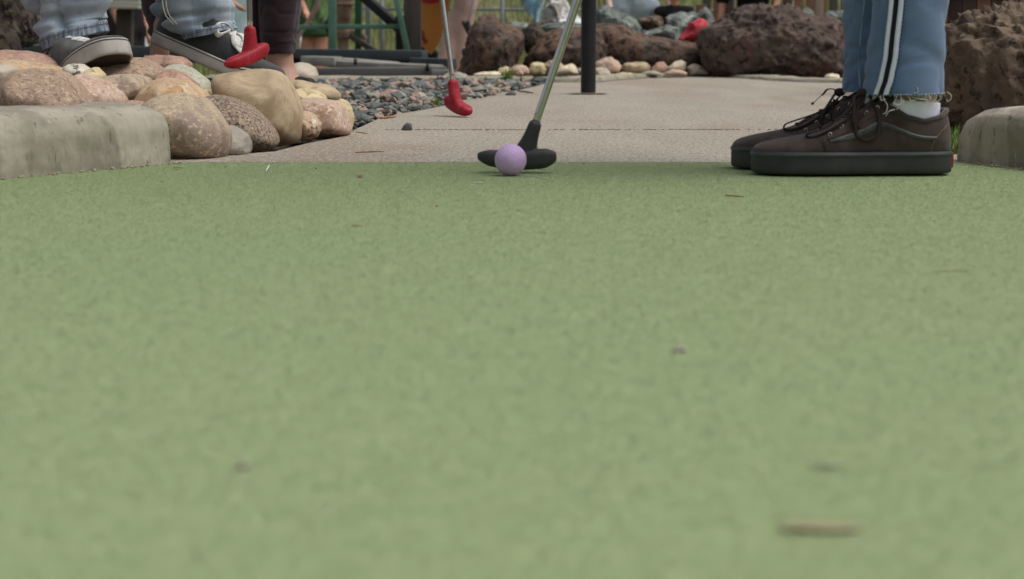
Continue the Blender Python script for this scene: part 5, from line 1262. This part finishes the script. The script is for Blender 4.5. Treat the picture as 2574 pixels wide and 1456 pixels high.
mb = MB(); mb.tube([c(862, -60), c(862, 12), c(862, 40), c(863, 66), c(863, 70), c(863, 82), c(863, 97), c(863, 100), c(862, 132)], [.05, .052, .048, .032, .030, .040, .038, .030, .030], 20, smooth=3); mb.build('column', m_pump, pu)
mb = MB(); mb.tube([c(868, 84), c(885, 82), c(900, 84), c(912, 92), c(918, 100)], [.018, .020, .026, .016, .014], 12); mb.build('spout', m_pump, pu)
mb = MB(); mb.tube([c(862, 14), c(862, 8)], .058, 20, smooth=1); mb.build('collar', m_pump, pu)
mb = MB(); mb.bar(P(925, -40, 10.4), P(925, 125, 10.4), .03, .03, .003); tag(mb.build('fence_post', m_galv, loc=P(925, 125, 10.4)), 'grey galvanised post between the pump and the slanted green leg', 'post')
ob = thing('sign_board', P(1085, 140, 9.9), 'faded orange arrow shaped board pointing down beside the timber post', 'sign')
D = 9.95
pt = [(1052, -80), (1140, -80), (1125, 40), (1112, 80), (1102, 112), (1083, 139), (1063, 120), (1052, 100)]
V = [P(u, v, D) for u, v in pt]; V2 = [p + Vector((0, .02, 0)) for p in V]; n = len(V)
mk('board', V + V2, [tuple(range(n)), tuple(range(2 * n - 1, n - 1, -1))] + [(i, n + i, n + (i + 1) % n, (i + 1) % n) for i in range(n)], m_orange, ob, smooth=False)
mb = MB(); V = [P(u, v, D - .004) for u, v in ((1056, -30), (1108, -30), (1104, 6), (1080, 10), (1058, 6))]; mb.add(V, [(0, 1, 2, 3, 4)]); mb.build('painted_patch', mat('red_paint', S((170, 44, 44)), None, 10, .7), ob, smooth=False)
mb = MB(); mb.add([P(u, v, D - .004) for u, v in ((1058, 76), (1064, 78), (1068, 95), (1076, 104), (1068, 112), (1060, 100))], [tuple(range(6))]); mb.build('painted_patch', mat('dark_red_paint', S((140, 60, 52)), None, 10, .7), ob, smooth=False)
mb = MB(); mb.bar(P(1062, 110, 9.97), P(1100, 152, 9.97), .02, .06); mb.build('backing', m_blackiron, ob)
# table on the left
tb = thing('table', P(314, 150, 10.2), 'pale slatted table on a thick dark leg behind the left sneaker', 'table')
for i, v in enumerate((-2, 8, 18)):
    mb = MB(); mb.bar(P(262 - i, v, 10.0 + .05 * (2 - i)), P(357 - i, v + 1, 10.0 + .05 * (2 - i)), .16, .020, .003); mb.build('slat', m_bench, tb)
mb = MB(); mb.bar(P(314, 25, 10.1), P(314, 165, 10.1), .085, .085, .004); mb.build('leg', m_brpost, tb)
mb = MB(); mb.bar(P(268, 28, 10.2), P(302, 110, 10.2), .03, .04, .003); mb.build('brace', m_brpost, tb)
# rail fence in the grass
rf = thing('rail_fence', P(1290, 60, 13.5), 'grey metal rail fence standing in the green grass', 'fence')
mb = MB(); mb.tube([P(700, 22, 13.5), P(1950, 28, 13.5)], .010, 10, smooth=1); mb.build('rail', m_galv, rf)
mb = MB(); mb.tube([P(700, -50, 13.5), P(1950, -46, 13.5)], .010, 10, smooth=1); mb.build('rail', m_galv, rf)
for u in (960, 1262, 1560, 1840):
    a = P(u, 40, 13.5); mb = MB(); mb.tube([(a.x, 13.5, H(a.x, 13.5)), (a.x, 13.5, .75)], .016, 10, smooth=1); mb.build('post', m_galv, rf)
# board wall of red brown planks
bw = thing('board_fence', P(1700, 60, 12.6), 'low red brown board fence behind the slabs', 'fence')
zz = H(1, 12.6)
for i in range(6):
    mb = MB(); a, b = P(1600, 40, 12.6), P(1768, 40, 12.6); mb.bar((a.x, 12.6, zz + .08 + i * .125), (b.x, 12.6, zz + .08 + i * .125), .02, .118, .003); mb.build('board', m_board, bw)
for u in (1606, 1762):
    a = P(u, 40, 12.65); mb = MB(); mb.bar((a.x, 12.66, zz - .05), (a.x, 12.66, zz + .85), .07, .07, .004); mb.build('post', m_board, bw)
dw = thing('picket_fence', P(2200, 60, 12.9), 'dark weathered picket fence at the back right', 'fence')
for i, u in enumerate(range(1775, 3000, 29)):
    a = P(u, 40, 12.9); hgt = .95 + rnd.uniform(-.05, .05); mb = MB(); mb.bar((a.x + rnd.uniform(-.008, .008), 12.9, zz - .05), (a.x, 12.9, zz + hgt), rnd.uniform(.052, .07), .018, .002)
    mb.build('picket', rnd.choice((m_darkwood, m_darkwood, m_brpost, m_board)), dw)
for dz in (.25, .7):
    a, b = P(1770, 40, 12.93), P(3010, 40, 12.93); mb = MB(); mb.bar((a.x, 12.94, zz + dz), (b.x, 12.94, zz + dz), .03, .06, .002); mb.build('rail', m_darkwood, dw)
po = thing('wooden_post', P(2056, 60, 11.5), 'grey brown wooden post behind the slate tips', 'post')
a = P(2056, 40, 11.5); mb = MB(); mb.bar((a.x, 11.5, -.5), (a.x, 11.5, .9), .055, .055, .004); mb.build('post', m_stick, po)
mb = MB(); mb.ell((a.x, 11.5, .9), (.035, .035, .02)); mb.build('cap', m_stick, po)
# barrel at top right
bx = P(2410, 40, 5.6); bl = thing('barrel', (bx.x, 5.6, -.03), 'dark red brown wooden barrel behind the tan brown boulder', 'barrel')
for i in range(20):
    a0 = 2 * math.pi * i / 20; V = []
    for k in range(9):
        z = -.03 + .62 * k / 8; r0 = .115 + .022 * math.sin(math.pi * k / 8)
        for s_ in (-.148, .148):
            for rr_ in (r0, r0 - .012): V.append((bx.x + .04 + math.cos(a0 + s_) * rr_, 5.6 + math.sin(a0 + s_) * rr_, z))
    Fc = []
    for k in range(8):
        o = k * 4; Fc += [(o, o + 2, o + 6, o + 4), (o + 1, o + 5, o + 7, o + 3), (o, o + 4, o + 5, o + 1), (o + 2, o + 3, o + 7, o + 6)]
    mk('stave', V, Fc, m_darkwood if i % 3 else m_board, bl, smooth=False)
for z, r0 in ((.06, .128), (.30, .140), (.50, .130)):
    mb = MB(); mb.tube([(bx.x + .04 + math.cos(a) * r0, 5.6 + math.sin(a) * r0, z) for a in [2 * math.pi * i / 32 for i in range(33)]], .006, 6, smooth=1, cap=False); mb.build('hoop', m_blackiron, bl)
# blue plastic
V = []; pts = [(-20, 1305, 1372), (0, 1308, 1370), (12, 1312, 1368), (24, 1320, 1362), (36, 1328, 1357), (46, 1337, 1355), (57, 1346, 1353)]
for v, a, b in pts:
    for k in range(9):
        f = k / 8; V.append(P(a + (b - a) * f, v, 8.9 + .05 * math.sin(f * 9 + v * .1) - .03 * math.sin(math.pi * f)))
o = mk('plastic_sheet', V, [(i * 9 + k, i * 9 + k + 1, (i + 1) * 9 + k + 1, (i + 1) * 9 + k) for i in range(6) for k in range(8)], m_plastic, loc=P(1350, 57, 8.9))
o.modifiers.new('s', 'SOLIDIFY').thickness = .01; ss = o.modifiers.new('b', 'SUBSURF'); ss.levels = 2; ss.render_levels = 2
tag(o, 'crumpled pale blue plastic sheet hanging beside the white quartz rock', 'plastic')

# ------------------------------------------------------------------ grass and weeds
def blades(mb_co, x, y, z, n, h, spread, w, lean=.5):
    for _ in range(n):
        a = rnd.uniform(0, 6.28); r_ = rnd.random() * spread; bx_, by_ = x + math.cos(a) * r_, y + math.sin(a) * r_
        hh = h * rnd.uniform(.5, 1.1); la = rnd.uniform(0, 6.28); l_ = hh * lean * rnd.random()
        dx, dy = math.cos(la) * l_, math.sin(la) * l_; px, py = -math.sin(la) * w, math.cos(la) * w
        p = [(bx_ - px, by_ - py, z), (bx_ + px, by_ + py, z), (bx_ + dx * .35 + px * .8, by_ + dy * .35 + py * .8, z + hh * .6), (bx_ + dx * .35 - px * .8, by_ + dy * .35 - py * .8, z + hh * .6), (bx_ + dx, by_ + dy, z + hh)]
        mb_co.append((p[0], p[1], p[2])); mb_co.append((p[0], p[2], p[3])); mb_co.append((p[3], p[2], p[4]))
for nm, m_, cnt_ in (('meadow_grass', m_leaf, 4200), ('meadow_grass', m_olive, 4200), ('meadow_grass', m_straw, 2600)):
    cl = []
    for i in range(cnt_):
        y = 12.2 + 8 * rnd.random() ** 1.5; x = rnd.uniform(-.36, .36) * y
        if noise.noise(Vector((x * 1.2, y * 1.2, {'green_blade': 0, 'olive_blade': 5, 'dry_blade': 9}[m_.name]))) < -.05: continue
        blades(cl, x, y, H(x, y) - .01, 5, .30, .10, .0035, .6)
    trimesh(nm, np.array(cl, np.float32), m_)
def weed(label, x, y, z, n, h, spread, w, m=m_leaf):
    cl = []; blades(cl, 0, 0, 0, n, h, spread, w, .7)
    o = trimesh('grass_tuft', np.array(cl, np.float32), m); del o['kind']; o.location = (x, y, z); tag(o, label, 'weed')
g = G(1276, 212); weed('green grass tuft growing in the gravel beside the far kerb', g.x, g.y, -.01, 34, .085, .016, .0028)
g = G(1308, 214); weed('small yellow green weed right of the grass tuft', g.x, g.y, -.01, 18, .045, .016, .0028)
g = G(1097, 262); weed('tiny bright green sprout in the near gravel', g.x, g.y, -.005, 14, .030, .010, .0026)
g = P(2390, 372, 2.86); weed('leafy green weed between the brown shoe and the right kerb', g.x, g.y, -.03, 80, .075, .03, .0022)
g = P(2405, 350, 3.0); weed('thin grass behind the right kerb at the foot of the boulder', g.x + .02, g.y, -.03, 60, .06, .05, .0014)
